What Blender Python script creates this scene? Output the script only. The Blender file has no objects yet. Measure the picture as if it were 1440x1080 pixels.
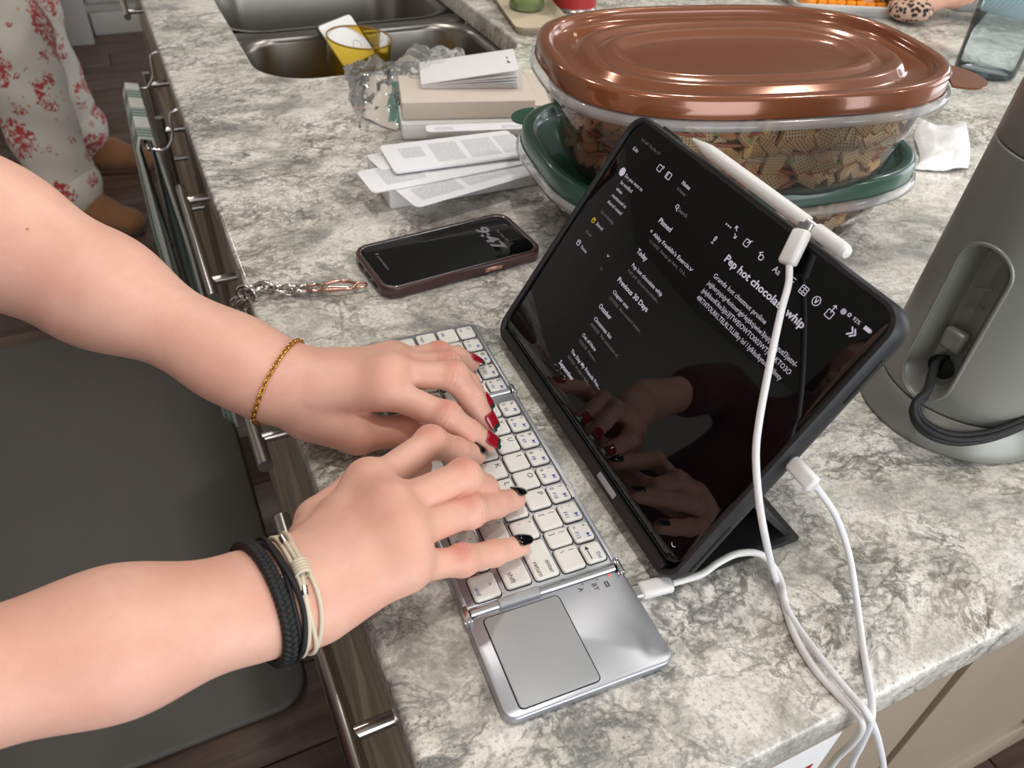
import bpy, bmesh, math, random
import numpy as np
from mathutils import Vector, Matrix

random.seed(7)
PI = math.pi
SC = bpy.context.scene
COL = SC.collection
RNG = np.random.default_rng(5)

# ------------------------------------------------------------------ camera
def rod(r):
    r = np.array(r, float); t = np.linalg.norm(r); k = r / t
    K = np.array([[0, -k[2], k[1]], [k[2], 0, -k[0]], [-k[1], k[0], 0]])
    return np.eye(3) + math.sin(t) * K + (1 - math.cos(t)) * K @ K
FPX = 1103.060
CAMR = rod([2.253057, -0.472991, 0.274816])
CAMC = np.array([-0.042657, -0.095492, 0.382012])
cam_data = bpy.data.cameras.new('camera')
cam = bpy.data.objects.new('camera', cam_data); COL.objects.link(cam)
M = Matrix.Identity(4)
for i in range(3):
    M[i][0] = CAMR[0][i]; M[i][1] = -CAMR[1][i]; M[i][2] = -CAMR[2][i]; M[i][3] = CAMC[i]
cam.matrix_world = M
cam_data.sensor_width = 36.0
cam_data.lens = FPX / 1440 * 36
cam_data.clip_start = 0.01
cam_data.dof.use_dof = True
cam_data.dof.focus_distance = 0.50
cam_data.dof.aperture_fstop = 14.0
SC.camera = cam

# ------------------------------------------------------------------ light and exposure
world = bpy.data.worlds.new('world'); SC.world = world; world.use_nodes = True
wb = world.node_tree.nodes['Background']
wb.inputs[0].default_value = (0.80, 0.88, 1.0, 1); wb.inputs[1].default_value = 1.0
def area(name, loc, rot, sx, sy, power, color, spread=PI):
    l = bpy.data.lights.new(name, 'AREA'); l.shape = 'RECTANGLE'; l.size = sx; l.size_y = sy
    l.energy = power; l.color = color; l.spread = spread
    o = bpy.data.objects.new(name, l); COL.objects.link(o); o.location = loc; o.rotation_euler = rot
    return o
# daylight from the big window in the wall behind the photographer and from the glass door on the right
area('window_daylight', (0.9, -2.42, 0.55), (PI / 2, 0, 0), 2.6, 1.7, 46, (0.95, 0.98, 1.0))
area('door_daylight', (3.42, 0.6, 0.40), (PI / 2, 0, PI / 2), 2.4, 1.9, 30, (0.95, 0.98, 1.0))
CEIL_SPOTS = [(0.15, 0.15), (1.2, 0.15), (0.15, 1.35), (1.2, 1.35), (-1.5, -1.0), (-0.6, 3.1), (2.4, 1.0), (2.4, -1.0)]
for (x, y) in CEIL_SPOTS:
    l = bpy.data.lights.new('ceiling_bulb', 'AREA'); l.shape = 'DISK'; l.size = 0.12; l.energy = 4.6
    l.color = (1.0, 0.95, 0.89)
    o = bpy.data.objects.new('ceiling_bulb', l); COL.objects.link(o); o.location = (x, y, 1.505)
vs = SC.view_settings
vs.view_transform = 'Standard'; vs.look = 'None'; vs.gamma = 1.0; vs.use_curve_mapping = False
vs.exposure = 0.30

# ------------------------------------------------------------------ helpers
def A(px, py, z):
    """world point at height z seen at a pixel of the 1440 x 1080 frame"""
    d = CAMR.T @ np.array([(px - 720) / FPX, (py - 540) / FPX, 1.0])
    t = (z - CAMC[2]) / d[2]
    return Vector(CAMC + t * d)
def s2l(c):
    return tuple((v / 12.92 if v <= 0.04045 else ((v + 0.055) / 1.055) ** 2.4) for v in [q / 255 for q in c])
def link(o, parent=None):
    COL.objects.link(o)
    if parent is not None: o.parent = parent
    return o
def tag(o, label=None, cat=None, group=None, kind=None):
    if label: o['label'] = label
    if cat: o['category'] = cat
    if group: o['group'] = group
    if kind: o['kind'] = kind
    return o
def empty(name, loc, rz=0.0, label=None, cat=None, group=None, mat4=None):
    o = bpy.data.objects.new(name, None); COL.objects.link(o); o.empty_display_size = 0.02
    if mat4 is not None: o.matrix_world = mat4
    else:
        o.location = loc; o.rotation_euler = (0, 0, rz)
    return tag(o, label, cat, group)
def mk(name, v, f, m, parent=None, smooth=True, sharp=None, mats=None, fm=None, mat4=None):
    me = bpy.data.meshes.new(name)
    v = [tuple(map(float, p)) for p in v] if not isinstance(v, np.ndarray) else v.tolist()
    me.from_pydata(v, [], f)
    me.update()
    bm = bmesh.new(); bm.from_mesh(me); bmesh.ops.recalc_face_normals(bm, faces=bm.faces); bm.to_mesh(me); bm.free()
    for mm in (mats or [m]): me.materials.append(mm)
    if fm is not None: me.polygons.foreach_set('material_index', fm)
    if smooth:
        me.polygons.foreach_set('use_smooth', [True] * len(me.polygons))
        if sharp: me.set_sharp_from_angle(angle=math.radians(sharp))
    o = bpy.data.objects.new(name, me)
    link(o, parent)
    if mat4 is not None: o.matrix_local = mat4
    return o
class MB:
    """collects pieces of one mesh"""
    def __init__(s): s.v = []; s.f = []; s.m = []
    def add(s, v, f, mi=0):
        n = len(s.v); s.v += [tuple(map(float, p)) for p in v]; s.f += [tuple(i + n for i in q) for q in f]; s.m += [mi] * len(f); return s
    def build(s, name, m, parent=None, smooth=True, sharp=40, mats=None, mat4=None):
        return mk(name, s.v, s.f, m, parent, smooth, sharp, mats, s.m if mats else None, mat4)
def box_vf(c, h, bev=0.0, rot=None):
    bm = bmesh.new(); bmesh.ops.create_cube(bm, size=2.0)
    for q in bm.verts: q.co = Vector((q.co.x * h[0], q.co.y * h[1], q.co.z * h[2]))
    if bev: bmesh.ops.bevel(bm, geom=list(bm.edges) + list(bm.verts), offset=bev, segments=2, profile=0.5, affect='EDGES')
    Rm = rot.to_3x3() if rot is not None else Matrix.Identity(3)
    v = [Rm @ q.co + Vector(c) for q in bm.verts]; bm.verts.index_update()
    f = [tuple(x.index for x in q.verts) for q in bm.faces]; bm.free()
    return v, f
def box(name, lo, hi, m, parent=None, bev=0.0015, **k):
    c = [(a + b) / 2 for a, b in zip(lo, hi)]; h = [abs(b - a) / 2 for a, b in zip(lo, hi)]
    v, f = box_vf(c, h, bev)
    return mk(name, v, f, m, parent, True, 35, **k)
def rrect(hx, hy, r, n=6, cx=0, cy=0):
    r = max(min(r, hx, hy), 1e-5); out = []
    for (sx, sy, a0) in ((1, 1, 0), (-1, 1, 90), (-1, -1, 180), (1, -1, 270)):
        for i in range(n + 1):
            a = math.radians(a0 + 90 * i / n)
            out.append((cx + sx * (hx - r) + r * math.cos(a), cy + sy * (hy - r) + r * math.sin(a)))
    return out
def superell(hx, hy, n, N=96):
    out = []
    for i in range(N):
        a = 2 * PI * i / N; c, s = math.cos(a), math.sin(a)
        k = (abs(c / hx) ** n + abs(s / hy) ** n) ** (-1 / n)
        out.append((c * k, s * k))
    return out
def circ(r, N=48, cx=0, cy=0): return [(cx + r * math.cos(2 * PI * i / N), cy + r * math.sin(2 * PI * i / N)) for i in range(N)]
def loft(rings, cap0=True, cap1=True, closed=False):
    """rings: lists of 3-D points, all of one length"""
    v = []; f = []; n = len(rings[0])
    for r in rings: v += [tuple(p) for p in r]
    K = len(rings)
    for k in range(K if closed else K - 1):
        a = k * n; b = ((k + 1) % K) * n
        for i in range(n):
            j = (i + 1) % n; f.append((a + i, a + j, b + j, b + i))
    if not closed:
        if cap0: f.append(tuple(range(n - 1, -1, -1)))
        if cap1: f.append(tuple(range((K - 1) * n, K * n)))
    return v, f
def slab_vf(hx, hy, r, z0, z1, bev=0.001, n=6, cx=0, cy=0):
    R_ = []
    for ins, z in ((bev, z0), (bev * .3, z0 + bev * .3), (0, z0 + bev), (0, z1 - bev), (bev * .3, z1 - bev * .3), (bev, z1)):
        R_.append([(x, y, z) for x, y in rrect(hx - ins, hy - ins, r - ins, n, cx, cy)])
    return loft(R_)
def slab(name, hx, hy, r, z0, z1, m, parent=None, bev=0.001, n=6, cx=0, cy=0, **k):
    v, f = slab_vf(hx, hy, r, z0, z1, bev, n, cx, cy)
    return mk(name, v, f, m, parent, True, 50, **k)
def frame_vf(hx, hy, r, w, z0, z1, n=6, cx=0, cy=0, b=0.0006):
    """rounded rectangular frame of width w"""
    prof = [(0, z0), (0, z1 - b), (b, z1), (w - b, z1), (w, z1 - b), (w, z0)]
    R_ = [[(x, y, z) for x, y in rrect(hx - i, hy - i, r - i, n, cx, cy)] for i, z in prof]
    return loft(R_, closed=True)
def lathe(prof, N=48, cap0=True, cap1=True):
    return loft([[(r * math.cos(2 * PI * i / N), r * math.sin(2 * PI * i / N), z) for i in range(N)] for r, z in prof], cap0, cap1)
def smooth_path(P, per=8, closed=False):
    P = [Vector(p) for p in P]; n = len(P); out = []
    rng = range(n if closed else n - 1)
    for i in rng:
        if closed: p0, p1, p2, p3 = P[i - 1], P[i], P[(i + 1) % n], P[(i + 2) % n]
        else: p0, p1, p2, p3 = P[max(i - 1, 0)], P[i], P[i + 1], P[min(i + 2, n - 1)]
        for k in range(per):
            t = k / per
            out.append(0.5 * ((2 * p1) + (p2 - p0) * t + (2 * p0 - 5 * p1 + 4 * p2 - p3) * t * t + (3 * p1 - p0 - 3 * p2 + p3) * t ** 3))
    if not closed: out.append(P[-1])
    return out
def tube_vf(path, r, N=10, closed=False, flat=1.0, up=None):
    P = [Vector(p) for p in path]; n = len(P)
    T = []
    for i in range(n):
        a = P[i - 1] if (i > 0 or closed) else P[i]; b = P[(i + 1) % n] if (i < n - 1 or closed) else P[i]
        T.append((b - a).normalized())
    u = Vector(up) if up else (Vector((0, 0, 1)) if abs(T[0].z) < 0.9 else Vector((1, 0, 0)))
    u = (u - T[0] * u.dot(T[0])).normalized(); U = [u]
    for i in range(1, n):
        u = U[-1] - T[i] * U[-1].dot(T[i]); U.append(u.normalized())
    rings = []
    for i in range(n):
        w = T[i].cross(U[i]); rr = r(i / (n - 1)) if callable(r) else r
        rings.append([P[i] + U[i] * (rr * flat * math.sin(2 * PI * k / N)) + w * (rr * math.cos(2 * PI * k / N)) for k in range(N)])
    return loft(rings, closed=closed)
def tube(name, path, r, m, parent=None, N=10, closed=False, flat=1.0, up=None, **k):
    v, f = tube_vf(path, r, N, closed, flat, up)
    return mk(name, v, f, m, parent, True, 60, **k)
def frame_m(origin, X, Y):
    X = Vector(X).normalized(); Y = Vector(Y); Y = (Y - X * Y.dot(X)).normalized(); Z = X.cross(Y)
    M_ = Matrix.Identity(4)
    for i in range(3): M_[i][0] = X[i]; M_[i][1] = Y[i]; M_[i][2] = Z[i]; M_[i][3] = origin[i]
    return M_
TXT = {}
def text_vf(s, h, width=None, bold=0.0, ext=0.0):
    """flat lettering as vertices and faces, baseline start at the origin, capital height about 0.7 h"""
    key = (s, bold)
    if key not in TXT:
        c = bpy.data.curves.new('t', 'FONT'); c.body = s; c.size = 1.0; c.offset = bold; c.resolution_u = 2
        o = bpy.data.objects.new('t', c); COL.objects.link(o)
        dg = bpy.context.evaluated_depsgraph_get(); me = bpy.data.meshes.new_from_object(o.evaluated_get(dg))
        v = [tuple(q.co) for q in me.vertices]; f = [tuple(q.vertices) for q in me.polygons]
        bpy.data.objects.remove(o); bpy.data.curves.remove(c); bpy.data.meshes.remove(me)
        TXT[key] = (v, f)
    v, f = TXT[key]
    if not v: return [], []
    sx = h
    if width: sx = width / max(p[0] for p in v)
    return [(p[0] * sx, p[1] * h, ext) for p in v], f
def text_add(mb, s, x, y, z, h, width=None, bold=0.0, mat4=None, mi=0):
    v, f = text_vf(s, h, width, bold)
    if mat4 is not None: v = [mat4 @ Vector((p[0], p[1], 0)) for p in v]
    mb.add([(p[0] + x, p[1] + y, p[2] + z) for p in v], f, mi)
def copy_tree(o, parent=None):
    c = o.copy(); COL.objects.link(c); c.parent = parent
    for ch in o.children: copy_tree(ch, c)
    return c

# ------------------------------------------------------------------ materials
def nt(name):
    m = bpy.data.materials.new(name); m.use_nodes = True; t = m.node_tree
    return m, t, t.nodes['Principled BSDF'], t.nodes['Material Output']
def mat(name, col, rough=0.5, metal=0.0, noise=0.06, nscale=60, bump=0.0, bscale=300, coat=0.0, spec=0.5, emit=0, sheen=0.0, sub=0.0, coords='Object'):
    m, t, b, out = nt(name); N = t.nodes; L = t.links
    c = s2l(col)
    tc = N.new('ShaderNodeTexCoord'); no = N.new('ShaderNodeTexNoise'); no.inputs['Scale'].default_value = nscale; no.inputs['Detail'].default_value = 4
    L.new(tc.outputs[coords], no.inputs['Vector'])
    mx = N.new('ShaderNodeMix'); mx.data_type = 'RGBA'
    mx.inputs['A'].default_value = tuple(v * (1 - noise) for v in c) + (1,); mx.inputs['B'].default_value = tuple(min(v * (1 + noise), 1) for v in c) + (1,)
    L.new(no.outputs['Fac'], mx.inputs['Factor']); L.new(mx.outputs['Result'], b.inputs['Base Color'])
    b.inputs['Roughness'].default_value = rough; b.inputs['Metallic'].default_value = metal
    b.inputs['Coat Weight'].default_value = coat; b.inputs['Specular IOR Level'].default_value = spec
    b.inputs['Sheen Weight'].default_value = sheen
    if sub:
        b.inputs['Subsurface Weight'].default_value = sub; b.inputs['Subsurface Scale'].default_value = 0.004
    if emit:
        b.inputs['Emission Color'].default_value = c + (1,); b.inputs['Emission Strength'].default_value = emit
    if bump:
        n2 = N.new('ShaderNodeTexNoise'); n2.inputs['Scale'].default_value = bscale; n2.inputs['Detail'].default_value = 3
        L.new(tc.outputs[coords], n2.inputs['Vector'])
        bp = N.new('ShaderNodeBump'); bp.inputs['Strength'].default_value = bump; bp.inputs['Distance'].default_value = 0.001
        L.new(n2.outputs['Fac'], bp.inputs['Height']); L.new(bp.outputs['Normal'], b.inputs['Normal'])
    return m
def clear(name, tint=(0.93, 0.93, 0.93), rough=0.08, haze=0.06, hazecol=(0.8, 0.8, 0.8), bump=0.0, bscale=60, ior=1.45):
    """thin clear plastic: see-through, a Fresnel sheen and a little milky haze"""
    m, t, b, out = nt(name); N = t.nodes; L = t.links
    tr = N.new('ShaderNodeBsdfTransparent'); tr.inputs[0].default_value = tuple(tint) + (1,)
    gl = N.new('ShaderNodeBsdfGlossy'); gl.inputs['Roughness'].default_value = rough
    df = N.new('ShaderNodeBsdfDiffuse'); df.inputs[0].default_value = tuple(hazecol) + (1,)
    fr = N.new('ShaderNodeFresnel'); fr.inputs[0].default_value = ior
    m1 = N.new('ShaderNodeMixShader'); m1.inputs[0].default_value = haze
    m2 = N.new('ShaderNodeMixShader')
    L.new(tr.outputs[0], m1.inputs[1]); L.new(df.outputs[0], m1.inputs[2])
    L.new(fr.outputs[0], m2.inputs[0]); L.new(m1.outputs[0], m2.inputs[1]); L.new(gl.outputs[0], m2.inputs[2])
    L.new(m2.outputs[0], out.inputs[0])
    if bump:
        tc = N.new('ShaderNodeTexCoord'); n2 = N.new('ShaderNodeTexNoise'); n2.inputs['Scale'].default_value = bscale
        L.new(tc.outputs['Object'], n2.inputs['Vector'])
        bp = N.new('ShaderNodeBump'); bp.inputs['Strength'].default_value = bump; bp.inputs['Distance'].default_value = 0.004
        L.new(n2.outputs['Fac'], bp.inputs['Height'])
        for q in (gl, fr): L.new(bp.outputs['Normal'], q.inputs['Normal'])
    N.remove(b)
    return m
def math_n(t, op, a, b=None, clamp=False):
    n = t.nodes.new('ShaderNodeMath'); n.operation = op; n.use_clamp = clamp
    for i, q in enumerate((a, b)):
        if q is None: continue
        if isinstance(q, (int, float)): n.inputs[i].default_value = q
        else: t.links.new(q, n.inputs[i])
    return n.outputs[0]
def mixc(t, f, a, b):
    n = t.nodes.new('ShaderNodeMix'); n.data_type = 'RGBA'
    for k, q in (('Factor', f), ('A', a), ('B', b)):
        if isinstance(q, (int, float)): n.inputs[k].default_value = q
        elif isinstance(q, tuple): n.inputs[k].default_value = q + (1,) if len(q) == 3 else q
        else: t.links.new(q, n.inputs[k])
    return n.outputs['Result']
def noise(t, vec, scale, detail=4, rough=0.55, dist=0.0):
    n = t.nodes.new('ShaderNodeTexNoise'); n.inputs['Scale'].default_value = scale; n.inputs['Detail'].default_value = detail
    n.inputs['Roughness'].default_value = rough; n.inputs['Distortion'].default_value = dist
    t.links.new(vec, n.inputs['Vector']); return n
def ramp(t, fac, stops):
    n = t.nodes.new('ShaderNodeValToRGB'); e = n.color_ramp.elements
    while len(e) < len(stops): e.new(0.5)
    for q, (p, c) in zip(e, stops):
        q.position = p; q.color = (c, c, c, 1) if isinstance(c, (int, float)) else tuple(c) + (1,)
    t.links.new(fac, n.inputs[0]); return n.outputs['Color']

def mat_stone():
    m, t, b, out = nt('quartz stone'); N = t.nodes; L = t.links
    tc = N.new('ShaderNodeTexCoord')
    mp = N.new('ShaderNodeMapping'); mp.inputs['Rotation'].default_value = (0, 0, math.radians(40)); mp.inputs['Scale'].default_value = (1.0, 1.35, 1.0)
    L.new(tc.outputs['Object'], mp.inputs['Vector'])
    def warp(v, scale, amt, det=2):
        w = noise(t, v, scale, det); q = N.new('ShaderNodeVectorMath'); q.operation = 'MULTIPLY_ADD'; q.inputs[1].default_value = (amt,) * 3
        L.new(w.outputs['Color'], q.inputs[0]); L.new(v, q.inputs[2]); return q.outputs[0]
    V1 = warp(mp.outputs[0], 3.5, 0.13); V = warp(V1, 16.0, 0.030, 3); V = warp(V, 60.0, 0.010, 2)
    big = noise(t, V, 13.0, 8, 0.68)
    base = ramp(t, big.outputs['Fac'], [(0.35, s2l((150, 150, 144))), (0.43, s2l((190, 187, 178))), (0.50, s2l((221, 216, 206))), (0.58, s2l((242, 238, 231))), (0.70, s2l((216, 208, 197)))])
    def vein(v, scale, width, det=6, rough=0.62, off=0.5):
        n = noise(t, v, scale, det, rough)
        d = math_n(t, 'ABSOLUTE', math_n(t, 'SUBTRACT', n.outputs['Fac'], off))
        return math_n(t, 'SUBTRACT', 1.0, math_n(t, 'DIVIDE', d, width), clamp=True)
    m1 = ramp(t, noise(t, V1, 6.5, 4, 0.6).outputs['Fac'], [(0.40, 0.0), (0.58, 1.0)])
    m2 = ramp(t, noise(t, V1, 11.0, 4, 0.6).outputs['Fac'], [(0.42, 0.1), (0.62, 1.0)])
    hue = ramp(t, noise(t, V1, 5.0, 2).outputs['Fac'], [(0.42, 0.0), (0.58, 1.0)])
    vc = mixc(t, hue, s2l((92, 82, 54)), s2l((96, 99, 96)))
    c = base
    c = mixc(t, math_n(t, 'MULTIPLY', vein(V, 36.0, 0.045), math_n(t, 'MULTIPLY', m2, 0.92)), c, mixc(t, 0.02, vc, s2l((190, 186, 178))))
    Vp = warp(V, 120.0, 0.006, 2)
    ve = N.new('ShaderNodeTexVoronoi'); ve.feature = 'DISTANCE_TO_EDGE'; ve.inputs['Scale'].default_value = 62; L.new(Vp, ve.inputs['Vector'])
    net = math_n(t, 'SUBTRACT', 1.0, math_n(t, 'DIVIDE', ve.outputs['Distance'], 0.16), clamp=True)
    brk = ramp(t, noise(t, V, 48.0, 3, 0.6).outputs['Fac'], [(0.44, 0.0), (0.56, 1.0)])
    c = mixc(t, math_n(t, 'MULTIPLY', math_n(t, 'MULTIPLY', net, brk), math_n(t, 'MULTIPLY', m2, 0.85)), c, vc)
    c = mixc(t, math_n(t, 'MULTIPLY', vein(V, 17.0, 0.026), math_n(t, 'MULTIPLY', m1, 0.80)), c, vc)
    pm = ramp(t, noise(t, V, 34.0, 7, 0.78).outputs['Fac'], [(0.55, 0.0), (0.66, 1.0)])
    pm = math_n(t, 'MULTIPLY', pm, math_n(t, 'MULTIPLY', m1, 0.72))
    c = mixc(t, pm, c, mixc(t, hue, s2l((122, 104, 70)), s2l((120, 121, 116))))
    # quartz grain: fine mottling, dark flecks, pale chips
    g = noise(t, tc.outputs['Object'], 330, 6, 0.8)
    c = mixc(t, ramp(t, g.outputs['Fac'], [(0.51, 0.0), (0.62, 0.75)]), c, s2l((158, 153, 144)))
    c = mixc(t, ramp(t, g.outputs['Fac'], [(0.34, 0.45), (0.46, 0.0)]), c, s2l((240, 237, 230)))
    for sc_, thr, rad, col_, st in ((330, 0.80, 0.30, (112, 112, 108), 0.75), (700, 0.62, 0.34, (134, 130, 122), 0.5)):
        vo = N.new('ShaderNodeTexVoronoi'); vo.inputs['Scale'].default_value = sc_; L.new(tc.outputs['Object'], vo.inputs['Vector'])
        rr = N.new('ShaderNodeSeparateColor'); L.new(vo.outputs['Color'], rr.inputs[0])
        sp = math_n(t, 'MULTIPLY', math_n(t, 'LESS_THAN', vo.outputs['Distance'], rad), math_n(t, 'GREATER_THAN', rr.outputs[0], thr))
        c = mixc(t, math_n(t, 'MULTIPLY', sp, math_n(t, 'MULTIPLY', m2, st)), c, s2l(col_))
    L.new(c, b.inputs['Base Color'])
    b.inputs['Roughness'].default_value = 0.17; b.inputs['Specular IOR Level'].default_value = 0.5
    return m
def mat_wood(name, c1, c2, rough=0.4, scale=1.0, axis=0):
    m, t, b, out = nt(name); N = t.nodes; L = t.links
    tc = N.new('ShaderNodeTexCoord'); oi = N.new('ShaderNodeObjectInfo')
    mp = N.new('ShaderNodeMapping'); s = [14 * scale] * 3; s[axis] = 1.6 * scale; mp.inputs['Scale'].default_value = s
    L.new(tc.outputs['Object'], mp.inputs['Vector'])
    off = N.new('ShaderNodeVectorMath'); off.operation = 'ADD'; L.new(mp.outputs[0], off.inputs[0])
    cm = N.new('ShaderNodeCombineXYZ'); mu = math_n(t, 'MULTIPLY', oi.outputs['Random'], 40.0)
    for i in range(3): L.new(mu, cm.inputs[i])
    L.new(cm.outputs[0], off.inputs[1])
    n = noise(t, off.outputs[0], 3.0, 6, 0.6, 0.6)
    f = ramp(t, n.outputs['Fac'], [(0.35, 0.0), (0.65, 1.0)])
    c = mixc(t, f, s2l(c1), s2l(c2))
    br = math_n(t, 'ADD', math_n(t, 'MULTIPLY', oi.outputs['Random'], 0.35), 0.82)
    hsv = N.new('ShaderNodeHueSaturation'); L.new(c, hsv.inputs['Color']); L.new(br, hsv.inputs['Value'])
    L.new(hsv.outputs[0], b.inputs['Base Color']); b.inputs['Roughness'].default_value = rough
    return m
def mat_skin():
    m, t, b, out = nt('skin'); N = t.nodes; L = t.links
    tc = N.new('ShaderNodeTexCoord')
    at = N.new('ShaderNodeAttribute'); at.attribute_name = 'flush'
    n1 = noise(t, tc.outputs['Object'], 28, 4); n2 = noise(t, tc.outputs['Object'], 160, 3)
    base = mixc(t, ramp(t, n1.outputs['Fac'], [(0.35, 0.0), (0.65, 1.0)]), s2l((226, 178, 158)), s2l((220, 166, 146)))
    base = mixc(t, math_n(t, 'MULTIPLY', math_n(t, 'SUBTRACT', n2.outputs['Fac'], 0.45, True), 0.6), base, s2l((208, 142, 124)))
    c = mixc(t, math_n(t, 'MULTIPLY', at.outputs['Fac'], 0.78), base, s2l((204, 118, 104)))
    # a few moles
    vo = N.new('ShaderNodeTexVoronoi'); vo.inputs['Scale'].default_value = 22; L.new(tc.outputs['Object'], vo.inputs['Vector'])
    se = N.new('ShaderNodeSeparateColor'); L.new(vo.outputs['Color'], se.inputs[0])
    mole = math_n(t, 'MULTIPLY', math_n(t, 'LESS_THAN', vo.outputs['Distance'], 0.035), math_n(t, 'GREATER_THAN', se.outputs[1], 0.6))
    c = mixc(t, math_n(t, 'MULTIPLY', mole, 0.6), c, s2l((140, 80, 62)))
    L.new(c, b.inputs['Base Color'])
    b.inputs['Roughness'].default_value = 0.46; b.inputs['Specular IOR Level'].default_value = 0.4
    b.inputs['Subsurface Weight'].default_value = 0.25; b.inputs['Subsurface Radius'].default_value = (1.0, 0.35, 0.2); b.inputs['Subsurface Scale'].default_value = 0.004
    vo2 = N.new('ShaderNodeTexVoronoi'); vo2.inputs['Scale'].default_value = 900; L.new(tc.outputs['Object'], vo2.inputs['Vector'])
    bp = N.new('ShaderNodeBump'); bp.inputs['Strength'].default_value = 0.10; bp.inputs['Distance'].default_value = 0.0004
    L.new(vo2.outputs['Distance'], bp.inputs['Height']); L.new(bp.outputs['Normal'], b.inputs['Normal'])
    return m
def mat_paper(name, cols, freq=1100.0, x0=0.0, colw=0.04, colgap=0.006, ink=0.55):
    """white paper with columns of small grey print, columns across x, lines across y (object coordinates)"""
    m, t, b, out = nt(name); N = t.nodes; L = t.links
    tc = N.new('ShaderNodeTexCoord'); sx = N.new('ShaderNodeSeparateXYZ'); L.new(tc.outputs['Object'], sx.inputs[0])
    X, Y = sx.outputs[0], sx.outputs[1]
    ln = math_n(t, 'GREATER_THAN', math_n(t, 'FRACT', math_n(t, 'MULTIPLY', Y, freq / 2)), 0.45)
    mp = N.new('ShaderNodeMapping'); mp.inputs['Scale'].default_value = (1400, 500, 1); L.new(tc.outputs['Object'], mp.inputs[0])
    wd = math_n(t, 'GREATER_THAN', noise(t, mp.outputs[0], 1.0, 1).outputs['Fac'], 0.42)
    tot = None
    for (a, c_, y0, y1) in cols:
        k = math_n(t, 'MULTIPLY', math_n(t, 'GREATER_THAN', X, a), math_n(t, 'LESS_THAN', X, c_))
        k = math_n(t, 'MULTIPLY', k, math_n(t, 'MULTIPLY', math_n(t, 'GREATER_THAN', Y, y0), math_n(t, 'LESS_THAN', Y, y1)))
        tot = k if tot is None else math_n(t, 'MAXIMUM', tot, k)
    sz = math_n(t, 'MULTIPLY', math_n(t, 'MULTIPLY', ln, wd), tot)
    c = mixc(t, math_n(t, 'MULTIPLY', sz, ink), s2l((240, 240, 243)), s2l((70, 72, 80)))
    L.new(c, b.inputs['Base Color']); b.inputs['Roughness'].default_value = 0.6
    return m
def mat_print():
    """white flannel printed with scattered red line drawings and gold dots"""
    m, t, b, out = nt('printed flannel'); N = t.nodes; L = t.links
    tc = N.new('ShaderNodeTexCoord')
    def motif(scale, thr, rad, seed):
        mp = N.new('ShaderNodeMapping'); mp.inputs['Location'].default_value = (seed, seed * .7, seed * 1.3); L.new(tc.outputs['Object'], mp.inputs[0])
        vo = N.new('ShaderNodeTexVoronoi'); vo.inputs['Scale'].default_value = scale; L.new(mp.outputs[0], vo.inputs['Vector'])
        wob = noise(t, mp.outputs[0], scale * 2.2, 2)
        d = math_n(t, 'ADD', vo.outputs['Distance'], math_n(t, 'MULTIPLY', math_n(t, 'SUBTRACT', wob.outputs['Fac'], 0.5), 0.9))
        inside = math_n(t, 'LESS_THAN', d, rad)
        nn = noise(t, mp.outputs[0], scale * 7, 3, 0.6, 1.5)
        k = math_n(t, 'GREATER_THAN', nn.outputs['Fac'], thr)
        return math_n(t, 'MULTIPLY', inside, k)
    a = math_n(t, 'MAXIMUM', motif(8.0, 0.485, 0.40, 0.0), motif(15.0, 0.50, 0.26, 3.0))
    dots = N.new('ShaderNodeTexVoronoi'); dots.inputs['Scale'].default_value = 30; L.new(tc.outputs['Object'], dots.inputs['Vector'])
    dd = math_n(t, 'LESS_THAN', dots.outputs['Distance'], 0.13)
    c = mixc(t, math_n(t, 'MULTIPLY', dd, 0.75), s2l((226, 220, 210)), s2l((205, 160, 70)))
    c = mixc(t, math_n(t, 'MULTIPLY', a, 0.92), c, s2l((188, 30, 42)))
    L.new(c, b.inputs['Base Color']); b.inputs['Roughness'].default_value = 0.9; b.inputs['Sheen Weight'].default_value = 0.2
    return m
def mat_bands(name, axis, freq, c1, c2, duty=0.5, rough=0.9, rib=900):
    m, t, b, out = nt(name); N = t.nodes; L = t.links
    tc = N.new('ShaderNodeTexCoord'); sx = N.new('ShaderNodeSeparateXYZ'); L.new(tc.outputs['Object'], sx.inputs[0])
    f = math_n(t, 'LESS_THAN', math_n(t, 'FRACT', math_n(t, 'MULTIPLY', sx.outputs[axis], freq)), duty)
    fine = math_n(t, 'LESS_THAN', math_n(t, 'FRACT', math_n(t, 'MULTIPLY', sx.outputs[axis], freq * 7)), 0.6)
    f = math_n(t, 'MULTIPLY', f, math_n(t, 'ADD', math_n(t, 'MULTIPLY', fine, 0.5), 0.4))
    L.new(mixc(t, f, s2l(c1), s2l(c2)), b.inputs['Base Color']); b.inputs['Roughness'].default_value = rough
    n2 = noise(t, tc.outputs['Object'], rib, 2)
    bp = N.new('ShaderNodeBump'); bp.inputs['Strength'].default_value = 0.4; bp.inputs['Distance'].default_value = 0.001
    L.new(n2.outputs['Fac'], bp.inputs['Height']); L.new(bp.outputs['Normal'], b.inputs['Normal'])
    return m
def mat_leopard():
    m, t, b, out = nt('leopard print'); N = t.nodes; L = t.links
    tc = N.new('ShaderNodeTexCoord'); vo = N.new('ShaderNodeTexVoronoi'); vo.inputs['Scale'].default_value = 125; vo.inputs['Randomness'].default_value = 0.9
    L.new(tc.outputs['Object'], vo.inputs['Vector'])
    k = math_n(t, 'LESS_THAN', vo.outputs['Distance'], 0.44)
    L.new(mixc(t, k, s2l((205, 172, 150)), s2l((48, 34, 32))), b.inputs['Base Color']); b.inputs['Roughness'].default_value = 0.9
    return m

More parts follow.
